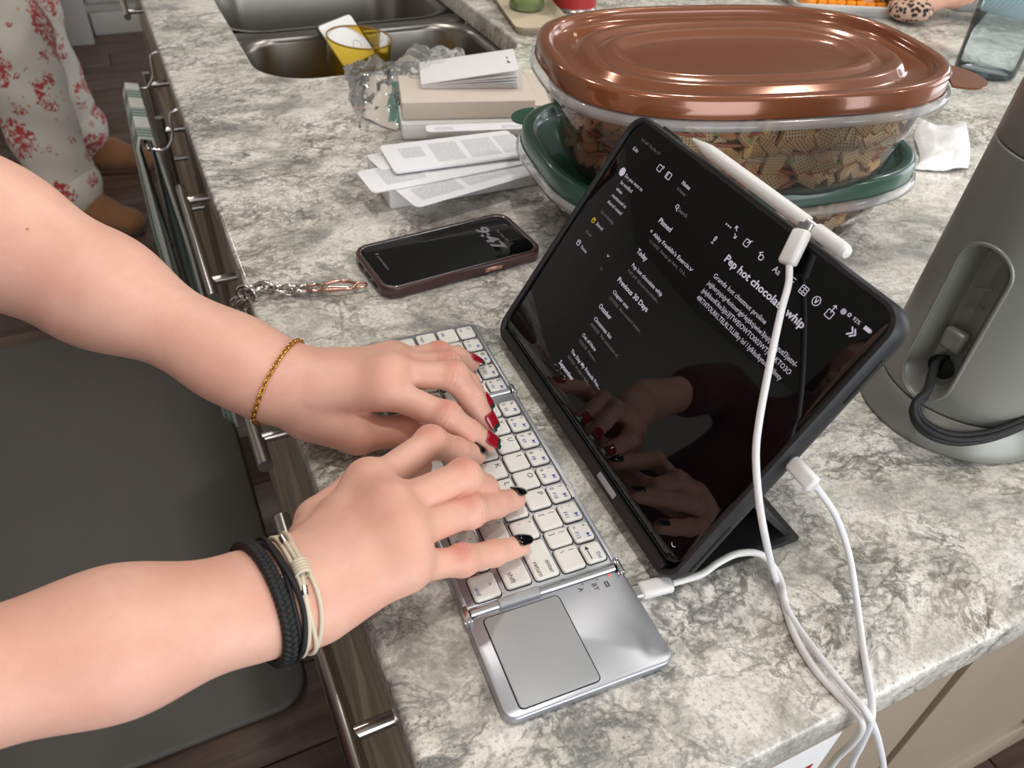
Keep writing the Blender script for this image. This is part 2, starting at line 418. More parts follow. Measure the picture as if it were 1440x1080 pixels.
M_stone = mat_stone()
M_floor = mat_wood('dark plank wood', (78, 60, 51), (112, 90, 78), 0.38, 1.0, 0)
M_wall = mat('painted wall', (208, 204, 196), 0.85, noise=0.02, nscale=3)
M_ceil = mat('ceiling paint', (205, 203, 198), 0.9, noise=0.02, nscale=3)
M_cab = mat('greige cabinet paint', (163, 147, 128), 0.42, noise=0.03, nscale=8)
M_cabw = mat('white cabinet paint', (190, 186, 182), 0.5, noise=0.02, nscale=8)
M_steel = mat('brushed steel', (176, 172, 166), 0.28, 1.0, noise=0.08, nscale=30)
M_sink = mat('sink steel', (150, 146, 138), 0.30, 1.0, noise=0.10, nscale=12, bump=0.15, bscale=40)
M_nickel = mat('satin nickel', (196, 190, 184), 0.22, 1.0, noise=0.03)
M_chrome = mat('chrome', (225, 225, 228), 0.08, 1.0, noise=0.02)
M_mat = mat('charcoal foam mat', (98, 94, 89), 0.62, noise=0.10, nscale=9, bump=0.25, bscale=500)
M_white = mat('white plastic', (232, 230, 228), 0.35, noise=0.01)
M_key = mat('white key plastic', (226, 224, 218), 0.38, noise=0.02)
M_alu = mat('silver aluminium', (172, 174, 180), 0.36, 0.75, noise=0.05, nscale=900)
M_alu2 = mat('matt touchpad', (160, 162, 164), 0.48, 0.35, noise=0.02)
M_black = mat('black rubber', (24, 24, 26), 0.42, noise=0.05)
M_blacks = mat('black soft case', (30, 30, 33), 0.5, noise=0.08, bump=0.1, bscale=900)
M_gap = mat('dark joint', (10, 10, 11), 0.7, noise=0.0)
M_screen = mat('dark screen glass', (5, 5, 6), 0.03, noise=0.0, spec=0.5)
M_ink = mat('grey key ink', (70, 70, 74), 0.6, noise=0.0)
M_blue = mat('blue key ink', (40, 66, 168), 0.6, noise=0.0)
M_scrtxt = mat('lit screen letters', (176, 172, 186), 0.5, noise=0.0, emit=0.42)
M_scrdim = mat('dim screen letters', (104, 100, 104), 0.5, noise=0.0, emit=0.35)
M_yellow = mat('yellow screen icon', (170, 140, 40), 0.5, noise=0.0, emit=0.6)
M_skin = mat_skin()
M_gold = mat('gold', (222, 172, 80), 0.2, 1.0, noise=0.03)
M_rose = mat('rose gold metal', (214, 168, 152), 0.16, 1.0, noise=0.03)
M_silver = mat('silver metal', (214, 208, 202), 0.14, 1.0, noise=0.03)
M_cord = mat('black cord', (14, 14, 15), 0.6, noise=0.1, bump=0.4, bscale=1500)
M_cream = mat('cream cord', (214, 200, 178), 0.7, noise=0.05, bump=0.3, bscale=1500)
M_nailr = mat('red nail lacquer', (150, 18, 36), 0.12, noise=0.1, nscale=900, coat=0.6)
M_nailg = mat('green nail lacquer', (34, 62, 50), 0.15, noise=0.1, coat=0.6)
M_nailw = mat('white nail tip', (232, 226, 222), 0.2, noise=0.02, coat=0.5)
M_nailb = mat('black nail lacquer', (12, 12, 14), 0.08, noise=0.1, coat=0.8)
M_brown = mat('brown phone case', (70, 40, 38), 0.34, noise=0.15, nscale=60, coat=0.3)
M_copper = mat('bronze lid plastic', (136, 80, 50), 0.16, 0.25, noise=0.04, nscale=2000, coat=0.5)
M_green = mat('green lid plastic', (44, 84, 70), 0.24, 0.0, noise=0.04, coat=0.3)
M_tub = clear('clear tub plastic', (0.95, 0.94, 0.94), 0.07, 0.03, bump=0.06, bscale=20)
M_tubrim = clear('milky rim plastic', (0.84, 0.84, 0.87), 0.12, 0.30, (0.80, 0.79, 0.80))
M_bag = clear('crinkled film', (0.98, 0.985, 0.985), 0.10, 0.13, (0.80, 0.81, 0.80), bump=0.2, bscale=50, ior=1.16)
M_amber = clear('amber plastic', (0.92, 0.68, 0.10), 0.10, 0.22, s2l((206, 156, 20)))
M_glassb = clear('blue tinted plastic', (0.93, 0.97, 0.98), 0.05, 0.07, (0.75, 0.87, 0.89), ior=1.18)
M_teal = clear('teal band', (0.72, 0.87, 0.89), 0.1, 0.25, (0.55, 0.76, 0.80), ior=1.15)
M_water = clear('water', (0.97, 0.985, 0.99), 0.02, 0.02, ior=1.12)
M_glassg = clear('green bottle plastic', (0.62, 0.78, 0.45), 0.1, 0.35, (0.45, 0.58, 0.30))
M_pot = mat('grey appliance plastic', (137, 137, 131), 0.36, 0.25, noise=0.03, nscale=1500)
M_box = mat('white card box', (236, 235, 234), 0.45, noise=0.02)
M_creambox = mat('cream card', (214, 202, 188), 0.6, noise=0.04)
M_tealp = mat('teal print', (36, 120, 104), 0.5, noise=0.05)
def mat_cereal():
    m, t, b, out = nt('toasted cereal'); N = t.nodes; L = t.links
    tc = N.new('ShaderNodeTexCoord'); sx = N.new('ShaderNodeSeparateXYZ'); L.new(tc.outputs['Object'], sx.inputs[0]); oi = N.new('ShaderNodeObjectInfo')
    def w(o): return math_n(t, 'ABSOLUTE', math_n(t, 'SINE', math_n(t, 'MULTIPLY', o, 2 * PI / .0050)))
    hole = math_n(t, 'GREATER_THAN', math_n(t, 'MULTIPLY', w(sx.outputs[0]), w(sx.outputs[1])), 0.52)  # lattice pits: shade of the weave painted in as darker brown
    base = mixc(t, oi.outputs['Random'], s2l((224, 200, 158)), s2l((190, 150, 98)))
    n_ = noise(t, tc.outputs['Object'], 250, 3)
    base = mixc(t, math_n(t, 'MULTIPLY', n_.outputs['Fac'], 0.35), base, s2l((170, 124, 72)))
    L.new(mixc(t, math_n(t, 'MULTIPLY', hole, 0.75), base, s2l((112, 76, 42))), b.inputs['Base Color']); b.inputs['Roughness'].default_value = 0.75
    return m
M_cereal = mat_cereal()
M_pretz = mat('pretzel brown', (150, 74, 36), 0.5, noise=0.25, nscale=150)
M_cashew = mat('cashew', (214, 170, 96), 0.5, noise=0.12, nscale=120)
M_pea = mat('green pea', (128, 132, 62), 0.5, noise=0.2, nscale=150)
M_crumb = mat('brown snack fill', (132, 92, 58), 0.8, noise=0.5, nscale=90, bump=0.8, bscale=160)
M_suede = mat('tan suede', (150, 104, 66), 0.85, noise=0.15, nscale=40, sheen=0.3)
M_sole = mat('brown rubber sole', (88, 62, 44), 0.7)
M_print = mat_print()
M_shirt = mat('dark maroon cotton', (74, 24, 32), 0.9, noise=0.12, sheen=0.2)
M_jeans = mat('dark leggings', (34, 34, 40), 0.9, noise=0.1)
M_hair = mat('brown hair', (70, 46, 32), 0.55, noise=0.4, nscale=120)
M_sweat = mat_bands('grey ribbed knit', 0, 190, (172, 172, 172), (112, 114, 116), 0.45)
M_towel = mat_bands('green striped cotton', 1, 14, (205, 205, 198), (84, 116, 104), 0.45, rib=500)
M_orange = mat('orange cheese', (240, 150, 20), 0.5, noise=0.12, nscale=60)
M_leo = mat_leopard()
M_tissue = mat('white paper towel', (238, 238, 238), 0.9, noise=0.01, bump=0.9, bscale=160)
M_red = mat('red print', (170, 36, 38), 0.5)
M_tray = mat('beige tray', (206, 190, 166), 0.5)
M_gdark = mat('dark grey bin', (84, 84, 86), 0.5)

# ------------------------------------------------------------------ implicit surfaces (bodies)
def V3(p): return np.array([p[0], p[1], p[2]], np.float32)
class Cap:
    """tapered capsule; flat < 1 squeezes it along nrm"""
    def __init__(s, a, b, ra, rb, flat=1.0, nrm=(0, 0, 1)):
        s.a = V3(a); s.b = V3(b); s.ra = ra; s.rb = rb; s.flat = flat; n = V3(nrm); s.n = n / np.linalg.norm(n)
        r = max(ra, rb) * 1.05; s.lo = np.minimum(s.a, s.b) - r; s.hi = np.maximum(s.a, s.b) + r
    def __call__(s, P):
        d = s.b - s.a; L2 = float(d @ d) + 1e-12; q = P - s.a
        if s.flat != 1.0:
            nn = s.n - d * (s.n @ d) / L2; nn = nn / np.linalg.norm(nn)
            t = np.clip((q @ d) / L2, 0, 1); w = q - t[:, None] * d
            h = w @ nn; w = w + (h * (1 / s.flat - 1))[:, None] * nn
            return (np.sqrt((w * w).sum(1)) - (s.ra + (s.rb - s.ra) * t)) * (0.5 + 0.5 * s.flat)
        t = np.clip((q @ d) / L2, 0, 1); w = q - t[:, None] * d
        return np.sqrt((w * w).sum(1)) - (s.ra + (s.rb - s.ra) * t)
def smin(a, b, k):
    h = np.clip(0.5 + 0.5 * (b - a) / k, 0, 1)
    return b * (1 - h) + a * h - k * h * (1 - h)
def chain(prims, k):
    def f(P):
        d = prims[0](P)
        for q in prims[1:]: d = smin(d, q(P), k)
        return d
    return f
def surface(f, lo, hi, h, B=8):
    """narrow-band surface nets of f = 0"""
    lo = np.array(lo, np.float32); hi = np.array(hi, np.float32)
    nb = np.ceil((hi - lo) / (h * B)).astype(int)
    gx, gy, gz = np.meshgrid(*[np.arange(n) for n in nb], indexing='ij')
    blk = np.stack([gx.ravel(), gy.ravel(), gz.ravel()], 1)
    cen = lo + (blk + 0.5).astype(np.float32) * (h * B)
    d = np.concatenate([f(cen[i:i + 60000]) for i in range(0, len(cen), 60000)])
    blk = blk[np.abs(d) < h * B * 1.15]
    o = np.arange(B + 1); ox, oy, oz = np.meshgrid(o, o, o, indexing='ij'); off = np.stack([ox, oy, oz], -1).reshape(-1, 3)
    D = np.array([nb[0] * B + 2, nb[1] * B + 2, nb[2] * B + 2])
    keys = []; pos = []; quads = []
    def key(i): return (i[..., 0] * D[1] + i[..., 1]) * D[2] + i[..., 2]
    for c in range(0, len(blk), 200):
        bb = blk[c:c + 200]; gi = bb[:, None, :] * B + off[None]
        P = (lo + gi.reshape(-1, 3) * h).astype(np.float32)
        F = f(P).reshape(len(bb), B + 1, B + 1, B + 1)
        S = F < 0
        cnt = sum(S[:, i:B + i, j:B + j, k:B + k].astype(np.int8) for i in (0, 1) for j in (0, 1) for k in (0, 1))
        act = (cnt > 0) & (cnt < 8)
        n_, i_, j_, k_ = np.nonzero(act)
        if not len(n_): continue
        acc = np.zeros((len(n_), 3), np.float32); num = np.zeros(len(n_), np.float32)
        cor = [(a, b_, c_) for a in (0, 1) for b_ in (0, 1) for c_ in (0, 1)]
        vals = {q: F[n_, i_ + q[0], j_ + q[1], k_ + q[2]] for q in cor}
        for q in cor:
            for ax in range(3):
                if q[ax]: continue
                r = list(q); r[ax] = 1; r = tuple(r)
                a, b_ = vals[q], vals[r]; cr = (a < 0) != (b_ < 0)
                t = np.where(cr, a / np.where(cr, a - b_, 1), 0)
                p = np.zeros((len(n_), 3), np.float32); p[:] = q; p[:, ax] += t
                acc += p * cr[:, None]; num += cr
        cell = bb[n_] * B + np.stack([i_, j_, k_], 1)
        keys.append(key(cell)); pos.append(lo + (cell + acc / num[:, None]) * h)
        base = vals[(0, 0, 0)] < 0
        for ax in range(3):
            r = [0, 0, 0]; r[ax] = 1; other = vals[tuple(r)] < 0
            e = np.nonzero(base != other)[0]
            if not len(e): continue
            u, w = (ax + 1) % 3, (ax + 2) % 3
            c0 = cell[e]; du = np.zeros(3, int); du[u] = 1; dw = np.zeros(3, int); dw[w] = 1
            q = np.stack([key(c0 - du - dw), key(c0 - dw), key(c0), key(c0 - du)], 1)
            fl = base[e]
            q[~fl] = q[~fl][:, ::-1]
            quads.append(q)
    keys = np.concatenate(keys); pos = np.concatenate(pos); Q = np.concatenate(quads)
    o = np.argsort(keys); ks = keys[o]; ii = np.searchsorted(ks, Q); ii = np.clip(ii, 0, len(ks) - 1)
    ok = (ks[ii] == Q).all(1); Q = o[ii[ok]]
    P = pos.astype(np.float32)
    for _ in range(2):
        e = h * 0.3; d = f(P); g = np.stack([f(P + np.array(v, np.float32) * e) - d for v in ((1, 0, 0), (0, 1, 0), (0, 0, 1))], 1) / e
        g2 = (g * g).sum(1) + 1e-6; st = np.clip(d / g2, -h, h)
        P = P - g * st[:, None]
    return P, Q

# ================================================================== THE ROOM
FZ = -0.91
floor = tag(box('floor', (-2.3, -2.5, FZ - 0.03), (3.5, 4.9, FZ - 0.006), M_gap, bev=0), kind='structure')
pv, pf = box_vf((0, 0, 0), (0.598, 0.0735, 0.004), 0.0015)
plank0 = None
for r in range(31):
    y = 0.16 + r * 0.15 - 0.3
    for c in range(4):
        x = -2.0 + c * 1.2 + (r * 0.47) % 1.1 - 0.5
        if x > 1.7 or x < -2.0: continue
        if x > 0.75 and y > 0.4: continue
        if plank0 is None:
            plank0 = mk('plank', pv, pf, M_floor, floor, True, 35); q = plank0
        else:
            q = plank0.copy(); COL.objects.link(q)
        q.location = (x, y, FZ - 0.002)
tag(box('ceiling', (-2.3, -2.5, 1.53), (3.5, 4.9, 1.56), M_ceil, bev=0), kind='structure')
tag(box('wall_far', (-2.3, 4.86, FZ), (3.5, 4.9, 1.53), M_wall, bev=0), kind='structure')
tag(box('wall_left', (-2.3, -2.5, FZ), (-2.26, 4.9, 1.53), M_wall, bev=0), kind='structure')
# wall behind the photographer with its window opening, wall on the right with the glass door opening
w = MB()
for lo, hi in (((-2.3, -2.5, FZ), (-0.5, -2.46, 1.53)), ((2.3, -2.5, FZ), (3.5, -2.46, 1.53)), ((-0.5, -2.5, FZ), (2.3, -2.46, -0.35)), ((-0.5, -2.5, 1.42), (2.3, -2.46, 1.53))):
    w.add(*box_vf([(a + b) / 2 for a, b in zip(lo, hi)], [(b - a) / 2 for a, b in zip(lo, hi)]))
tag(w.build('wall_near', M_wall, smooth=False), kind='structure')
w = MB()
for lo, hi in (((3.46, -2.5, FZ), (3.5, -0.7, 1.53)), ((3.46, 1.9, FZ), (3.5, 4.9, 1.53)), ((3.46, -0.7, 1.38), (3.5, 1.9, 1.53))):
    w.add(*box_vf([(a + b) / 2 for a, b in zip(lo, hi)], [(b - a) / 2 for a, b in zip(lo, hi)]))
tag(w.build('wall_right', M_wall, smooth=False), kind='structure')
for i, (x, y) in enumerate(CEIL_SPOTS):
    v, f = lathe([(0.085, 1.512), (0.085, 1.528), (0.068, 1.528), (0.062, 1.514)], 32, False, False)
    v = [(p[0] + x, p[1] + y, p[2]) for p in v]
    tag(mk('ceiling_light', v, f, M_white), 'round recessed downlight trim in the ceiling above the kitchen', 'ceiling light', 'recessed downlights')

# ------------------------------------------------------------------ countertop with the sink opening
SX0, SX1, SY0, SY1 = 0.108, 0.492, 0.945, 1.56
def curve_slab(name, loops, z0, z1, m, bev):
    c = bpy.data.curves.new(name, 'CURVE'); c.dimensions = '2D'; c.fill_mode = 'BOTH'
    c.extrude = (z1 - z0) / 2 - bev; c.bevel_depth = bev; c.bevel_resolution = 3; c.offset = -bev
    for lp in loops:
        s = c.splines.new('POLY'); s.points.add(len(lp) - 1); s.use_cyclic_u = True
        for q, p in zip(s.points, lp): q.co = (p[0], p[1], 0, 1)
    o = bpy.data.objects.new(name, c); COL.objects.link(o)
    me = bpy.data.meshes.new_from_object(o.evaluated_get(bpy.context.evaluated_depsgraph_get()))
    bpy.data.objects.remove(o)
    me.materials.clear(); me.materials.append(m)
    o = bpy.data.objects.new(name, me); COL.objects.link(o); o.location.z = (z0 + z1) / 2
    for v_ in me.vertices: v_.co.z += (z0 + z1) / 2
    o.location.z = 0
    me.polygons.foreach_set('use_smooth', [True] * len(me.polygons)); me.set_sharp_from_angle(angle=math.radians(35))
    return o
outer = rrect(0.76, 1.15, 0.02, 6, 0.76, 1.15)
hole = [(x, y) for x, y in rrect((SX1 - SX0) / 2, (SY1 - SY0) / 2, 0.075, 10, (SX0 + SX1) / 2, (SY0 + SY1) / 2)]
top = curve_slab('countertop', [outer, hole[::-1]], -0.032, 0.0, M_stone, 0.004)
tag(top, 'speckled cream and grey quartz island countertop with olive veins', 'countertop')

# ------------------------------------------------------------------ sink
sink = empty('kitchen_sink', (0.30, 1.25, -0.032), 0, 'stainless steel double bowl sink set under the countertop', 'sink')
sv = MB()
def bowl(x0, x1, y0, y1, depth):
    cx, cy, hx, hy = (x0 + x1) / 2, (y0 + y1) / 2, (x1 - x0) / 2, (y1 - y0) / 2
    pr = [(-0.012, -0.001), (0.0, -0.003), (0.004, -0.012), (0.010, -depth * 0.55), (0.016, -depth + 0.035), (0.03, -depth + 0.010), (0.055, -depth), (0.12, -depth - 0.004)]
    R_ = [[(x - 0.30, y - 1.25, z) for x, y in rrect(hx - i, hy - i, max(0.07 - i * .6, 0.01), 8, cx, cy)] for i, z in pr]
    return loft(R_, False, True)
b1 = bowl(SX0 + 0.004, SX1 - 0.004, SY0 + 0.004, 1.222, 0.185); b2 = bowl(SX0 + 0.004, SX1 - 0.004, 1.262, SY1 - 0.004, 0.185)
mk('bowl', b1[0], b1[1], M_sink, sink); mk('bowl', b2[0], b2[1], M_sink, sink)
box('divider', (SX0 - 0.30 - .01, 1.222 - 1.25 - 0.003, -0.02), (SX1 - 0.30 + .01, 1.262 - 1.25 + 0.003, -0.002), M_sink, sink, 0.004)
for cy in (1.085, 1.41):
    v, f = lathe([(0.0, -0.184), (0.03, -0.184), (0.036, -0.181), (0.043, -0.181), (0.045, -0.188)], 32, False, False)
    mk('drain', [(p[0], p[1] + cy - 1.25, p[2] ) for p in v], f, M_chrome, sink)

# ------------------------------------------------------------------ cabinets under the island
def bar_handle(name, parent, p0, p1, axis, out, L0, L1, r=0.0065):
    """bar pull: posts at L0 and L1 along the bar, standing off along out"""
    m = MB()
    m.add(*tube_vf([p0, p0.lerp(p1, .5), p1], r, 14)); 
    for k in (L0, L1):
        q = p0 + axis * k; m.add(*tube_vf([q, q - out * 0.033], r * 0.8, 12))
    return m.build(name, M_nickel, parent)
FX = 0.012
def shaker(mb, c, hw, hh, nrm, t=0.02, st=0.055):
    """recessed-panel front centred at c in the plane normal to nrm ('x' or 'y')"""
    def add(u0, u1, v0, v1, d0, d1, bev=0.0015):
        cu, cv, cd = (u0 + u1) / 2, (v0 + v1) / 2, (d0 + d1) / 2
        hu, hv, hd = (u1 - u0) / 2, (v1 - v0) / 2, (d1 - d0) / 2
        if nrm == 'x': mb.add(*box_vf((c[0] + cd, c[1] + cu, c[2] + cv), (hd, hu, hv), bev))
        else: mb.add(*box_vf((c[0] + cu, c[1] + cd, c[2] + cv), (hu, hd, hv), bev))
    add(-hw + st * .5, hw - st * .5, -hh + st * .5, hh - st * .5, 0.008, t, 0)
    add(-hw, -hw + st, -hh, hh, 0, t); add(hw - st, hw, -hh, hh, 0, t)
    add(-hw + st, hw - st, -hh, -hh + st, 0, t); add(-hw + st, hw - st, hh - st, hh, 0, t)
UNITS = [(0.06, 0.365, 'drawers', (0.11, 0.335), 'greige three-drawer base cabinet nearest the island corner'),
         (0.365, 0.63, 'drawers', (0.395, 0.61), 'greige drawer base cabinet beside the hands, second from the island corner'),
         (0.63, 0.94, 'drawers', (0.66, 0.925), 'greige drawer base cabinet between the phone chain and the towel'),
         (0.94, 1.60, 'doors', None, 'greige sink base cabinet with the towel hung on its door'),
         (1.60, 2.25, 'drawers', (1.68, 2.1), 'greige base cabinet at the far end of the island')]
for (y0, y1, kind, hy, lab) in UNITS:
    c = empty('base_cabinet', (0.04, (y0 + y1) / 2, FZ), 0, lab, 'cabinet', 'base cabinets on the sink side of the island')
    def loc(x, y, z): return (x - 0.04, y - (y0 + y1) / 2, z - FZ)
    lo = loc(FX + 0.021, y0 + .001, FZ + 0.10); hi = loc(0.49, y1 - .001, -0.034 if kind != 'doors' else -0.24); box('carcass', lo, hi, M_cab, c, 0.001)
    lo = loc(0.07, y0 + .001, FZ); hi = loc(0.48, y1 - .001, FZ + 0.0995); box('toe_kick', lo, hi, M_gap, c, 0.001)
    if kind == 'drawers':
        for k, (z0, z1) in enumerate(((-0.20, -0.042), (-0.50, -0.206), (-0.806, -0.506))):
            m = MB(); p = loc(FX, (y0 + y1) / 2, (z0 + z1) / 2); shaker(m, p, (y1 - y0) / 2 - 0.003, (z1 - z0) / 2, 'x', st=0.045 if k == 0 else 0.055)
            d = m.build('drawer', M_cab, c, sharp=35)
            hz = -0.115 if k == 0 else (z0 + z1) / 2
            if k: continue
            a = Vector(loc(FX - 0.033, hy[0], hz)); b = Vector(loc(FX - 0.033, hy[1], hz)); L = hy[1] - hy[0]
            bar_handle('handle', d, a, b, Vector((0, 1, 0)), Vector((-1, 0, 0)), 0.035, L - 0.035)
    else:
        ym = (y0 + y1) / 2
        for (a_, b_, hyy) in ((y0, ym, ym - 0.05), (ym, y1, ym + 0.05)):
            m = MB(); shaker(m, loc(FX, (a_ + b_) / 2, -0.424), (b_ - a_) / 2 - 0.003, 0.382, 'x')
            d = m.build('door', M_cab, c, sharp=35)
            bar_handle('handle', d, Vector(loc(FX - 0.033, hyy - 0.09 if hyy < ym else hyy, -0.27)), Vector(loc(FX - 0.033, hyy - 0.09 if hyy < ym else hyy, -0.10)), Vector((0, 0, 1)), Vector((-1, 0, 0)), 0.02, 0.15)
# seating side of the island: panels under the near edge
FY = 0.055
for (x0, x1, lab) in ((0.034, 0.484, 'greige end panel cabinet under the near edge of the island, left of the dark gap'),
                      (0.528, 1.00, 'greige framed cabinet under the near edge of the island, right of the dark gap'),
                      (1.004, 1.46, 'greige framed cabinet under the near edge of the island, farthest right')):
    c = empty('end_cabinet', ((x0 + x1) / 2, FY + 0.1, FZ), 0, lab, 'cabinet', 'cabinets under the near edge of the island')
    ox, oy = (x0 + x1) / 2, FY + 0.1
    y1_ = 0.058 if x0 < 0.1 else 0.55
    if x0 > 0.1: box('carcass', (x0 - ox, FY + 0.021 - oy, 0.10), (x1 - ox, (0.5 if x0 > .6 else 0.45) - oy, 0.876), M_cab, c, 0.001)
    m = MB()
    if x0 < 0.1: m.add(*box_vf((0, FY - oy - .002, 0.49), ((x1 - x0) / 2, 0.004, 0.386), 0.001))
    else: shaker(m, (0, FY - oy, 0.49), (x1 - x0) / 2, 0.386, 'y', st=0.085)
    m.build('panel', M_cab, c, sharp=35)
    if x0 > 0.1: box('toe_kick', (x0 - ox, FY + 0.07 - oy, 0), (x1 - ox, 0.45 - oy, 0.0995), M_gap, c, 0.001)
f_ = tag(box('filler_strip', (0.4865, 0.066, FZ + 0.10), (0.5270, 0.080, -0.036), mat('brown filler', (112, 92, 76), 0.5)), 'recessed brown filler strip between the two panels under the near counter edge', 'cabinet strip')
# holiday card fixed to the cabinet under the near edge
cd = empty('greeting_card', (0.27, FY - 0.008, -0.36), 0, 'white card with a red picture hanging under the near counter edge', 'card')
box('paper', (-0.075, -0.0012, -0.11), (0.075, 0.0, 0.13), M_box, cd, 0.0003)
box('picture', (-0.055, -0.0016, -0.09), (0.062, -0.0013, 0.085), M_red, cd, 0.0001)

# ------------------------------------------------------------------ mat on the floor, far cabinets
tag(slab('floor_mat', 0.42, 0.60, 0.06, 0, 0.016, M_mat, None, 0.006, 8), 'charcoal anti-fatigue mat lying along the sink side of the island', 'mat').location = (-0.445, 1.21, FZ + 0.0025)
wc = empty('white_cabinet', (0.0, 4.5, FZ), 0, 'white cabinet with a shaker door at the far wall', 'cabinet')
box('carcass', (-0.34, -0.20, 0.0), (1.2, 0.33, 0.9), M_cabw, wc, 0.002)
m = MB(); shaker(m, (0.15, -0.222, 0.52), 0.30, 0.38, 'y'); m.build('door', M_cabw, wc, sharp=35)
m = MB(); shaker(m, (0.77, -0.222, 0.52), 0.30, 0.38, 'y'); m.build('door', M_cabw, wc, sharp=35)
box('plinth', (-0.15, -0.235, 0.0), (1.2, -0.2, 0.10), M_cabw, wc, 0.004)
box('side_stile', (-0.28, -0.36, 0.0), (-0.16, -0.2, 0.9), M_cabw, wc, 0.003)
tb = empty('waste_bin', (-0.44, 3.80, FZ), 0, 'dark grey upright bin standing behind the printed pajama trousers', 'bin')
slab('body', 0.16, 0.14, 0.03, 0, 0.62, M_gdark, tb, 0.01); slab('lid', 0.163, 0.143, 0.03, 0.622, 0.66, M_black, tb, 0.01)

# ------------------------------------------------------------------ towel on its over-door wire
th = empty('towel_rail', (0.0, 1.10, -0.04), 0, 'thin chrome wire towel rail hooked over the sink cabinet door', 'towel rail')
P = []
for yy, s in ((0.985, 1), (1.215, -1)):
    y = yy - 1.10
    h_ = [(0.010, y, -0.03), (0.010, y, 0.002), (-0.004, y, 0.003), (-0.010, y, -0.004), (-0.013, y, -0.030), (-0.026, y, -0.046), (-0.042, y + .003 * s, -0.044), (-0.047, y + .012 * s, -0.040)]
    P.append(h_)
path = smooth_path(P[0] + P[1][::-1], 6)
tube('wire', path, 0.0022, M_chrome, th, 8)
tw = MB(); nu, nv = 26, 46; grid = {}
for i in range(nu + 1):
    u = i / nu; yy = 0.998 + u * 0.205
    for j in range(nv + 1):
        t = j / nv; s = (t - 0.42) * 0.95
        fold = 0.006 * math.sin(u * 11 + s * 3) + 0.004 * math.sin(u * 23 + 1)
        if abs(s) < 0.02:
            a = s / 0.02 * PI / 2; x = -0.048 + 0.009 * math.sin(a); z = -0.080 + 0.007 * math.cos(a)
        else:
            dd = abs(s) - 0.02; sg = 1 if s > 0 else -1
            x = -0.048 + sg * (0.009 + 0.002 * min(dd * 8, 1)) + fold * min(dd * 6, 1) ; z = -0.080 - dd
        grid[i, j] = len(tw.v); tw.v.append((x, yy + 0.01 * math.sin(s * 5) * u, z))
for i in range(nu):
    for j in range(nv): tw.f.append((grid[i, j], grid[i + 1, j], grid[i + 1, j + 1], grid[i, j + 1])); tw.m.append(0)
towel = tw.build('dish_towel', M_towel)
md = towel.modifiers.new('thick', 'SOLIDIFY'); md.thickness = 0.004
tag(towel, 'white and green striped dish towel folded over the wire rail', 'towel')

# ================================================================== FOLDING KEYBOARD
KX, KY, KA = 0.0453, 0.06148, -0.05021
L1, L2, L3, KW = 0.06284, 0.16280, 0.08643, 0.096
kb = empty('folding_keyboard', (KX, KY, 0.0), KA, 'silver folding keyboard with white keys and a touchpad panel under the hands', 'keyboard')
def panel(name, s0, s1, r=0.006):
    hx, hy = KW / 2, (s1 - s0) / 2
    return slab(name, hx, hy, r, 0.0008, 0.0068, M_alu, kb, 0.0012, 6, KW / 2, (s0 + s1) / 2)
pa = panel('touchpad_panel', 0.0, L1 - 0.002, 0.007)
pb = panel('middle_panel', L1 + 0.003, L1 + L2 - 0.002, 0.002)
pc = panel('far_panel', L1 + L2 + 0.003, L1 + L2 + L3, 0.007)
for (s0, s1) in ((L1 + 0.0045, L1 + L2 - 0.003), (L1 + L2 + 0.0045, L1 + L2 + L3 - 0.005)):   # raised side rims
    for x_ in (0.0022, KW - 0.0022):
        m = MB(); m.add(*box_vf((x_, (s0 + s1) / 2, 0.0073), (0.0013, (s1 - s0) / 2, 0.0008), 0.0004)); m.build('side_rim', M_alu, kb)
slab('touchpad', 0.0222, 0.0268, 0.0025, 0.0069, 0.0074, M_alu2, kb, 0.0002, 5, 0.0313, 0.0305)
v, f = frame_vf(0.0228, 0.0274, 0.003, 0.0006, 0.0067, 0.00725, 5, 0.0313, 0.0305, 0.0002); mk('touchpad_groove', v, f, M_gap, kb)
def hinge(s):
    m = MB()
    m.add(*tube_vf([(0.004, s, 0.0062), (KW - 0.004, s, 0.0062)], 0.0026, 14))
    m.build('hinge_barrel', M_chrome, kb)
    for x in (0.0015, KW - 0.0015):
        m = MB(); m.add(*box_vf((x, s - 0.001, 0.0056), (0.0016, 0.0055, 0.0036), 0.0006))
        m.add(*tube_vf([(x - 0.0022, s - 0.004, 0.0062), (x + 0.0022, s - 0.004, 0.0062)], 0.0013, 10))
        m.build('hinge_link', M_chrome, kb)
hinge(L1 + 0.0005); hinge(L1 + L2 + 0.0005)
slab('hinge_cover', 0.0125, 0.0028, 0.001, 0.0030, 0.0094, M_alu2, kb, 0.0008, 3, 0.0325, L1 + 0.0003)
# printed marks on the touchpad panel
m = MB()
FK = Matrix(((0, 1, 0, 0), (-1, 0, 0, 0), (0, 0, 1, 0), (0, 0, 0, 1)))     # reading direction towards -s, letter tops towards +t
for txt, s, t_ in (('A', 0.0575, 0.0660), ('BT', 0.0575, 0.0745)):
    text_add(m, txt, t_, s, 0.00695, 0.0042, None, 0.0, FK)
v, f = frame_vf(0.0012, 0.0019, 0.0004, 0.0004, 0.0069, 0.00696, 2, 0.0830, 0.0545, 0.00002); m.add(v, f)
for dx in (-0.0004, 0.0006): m.add(*box_vf((0.0830 + dx, 0.0545, 0.00693), (0.00015, 0.0012, 0.00003)))
for t_ in (0.0700, 0.0790): m.add(*box_vf((t_ , 0.0592, 0.00693), (0.0004, 0.0004, 0.00003)))
m.build('panel_marks', M_ink, kb)
M_led = mat('red charge light', (255, 70, 60), 0.4, emit=1.5)
mk('charge_light', *box_vf((0.0868, 0.0592, 0.0070), (0.0006, 0.0006, 0.0001)), M_led, kb)
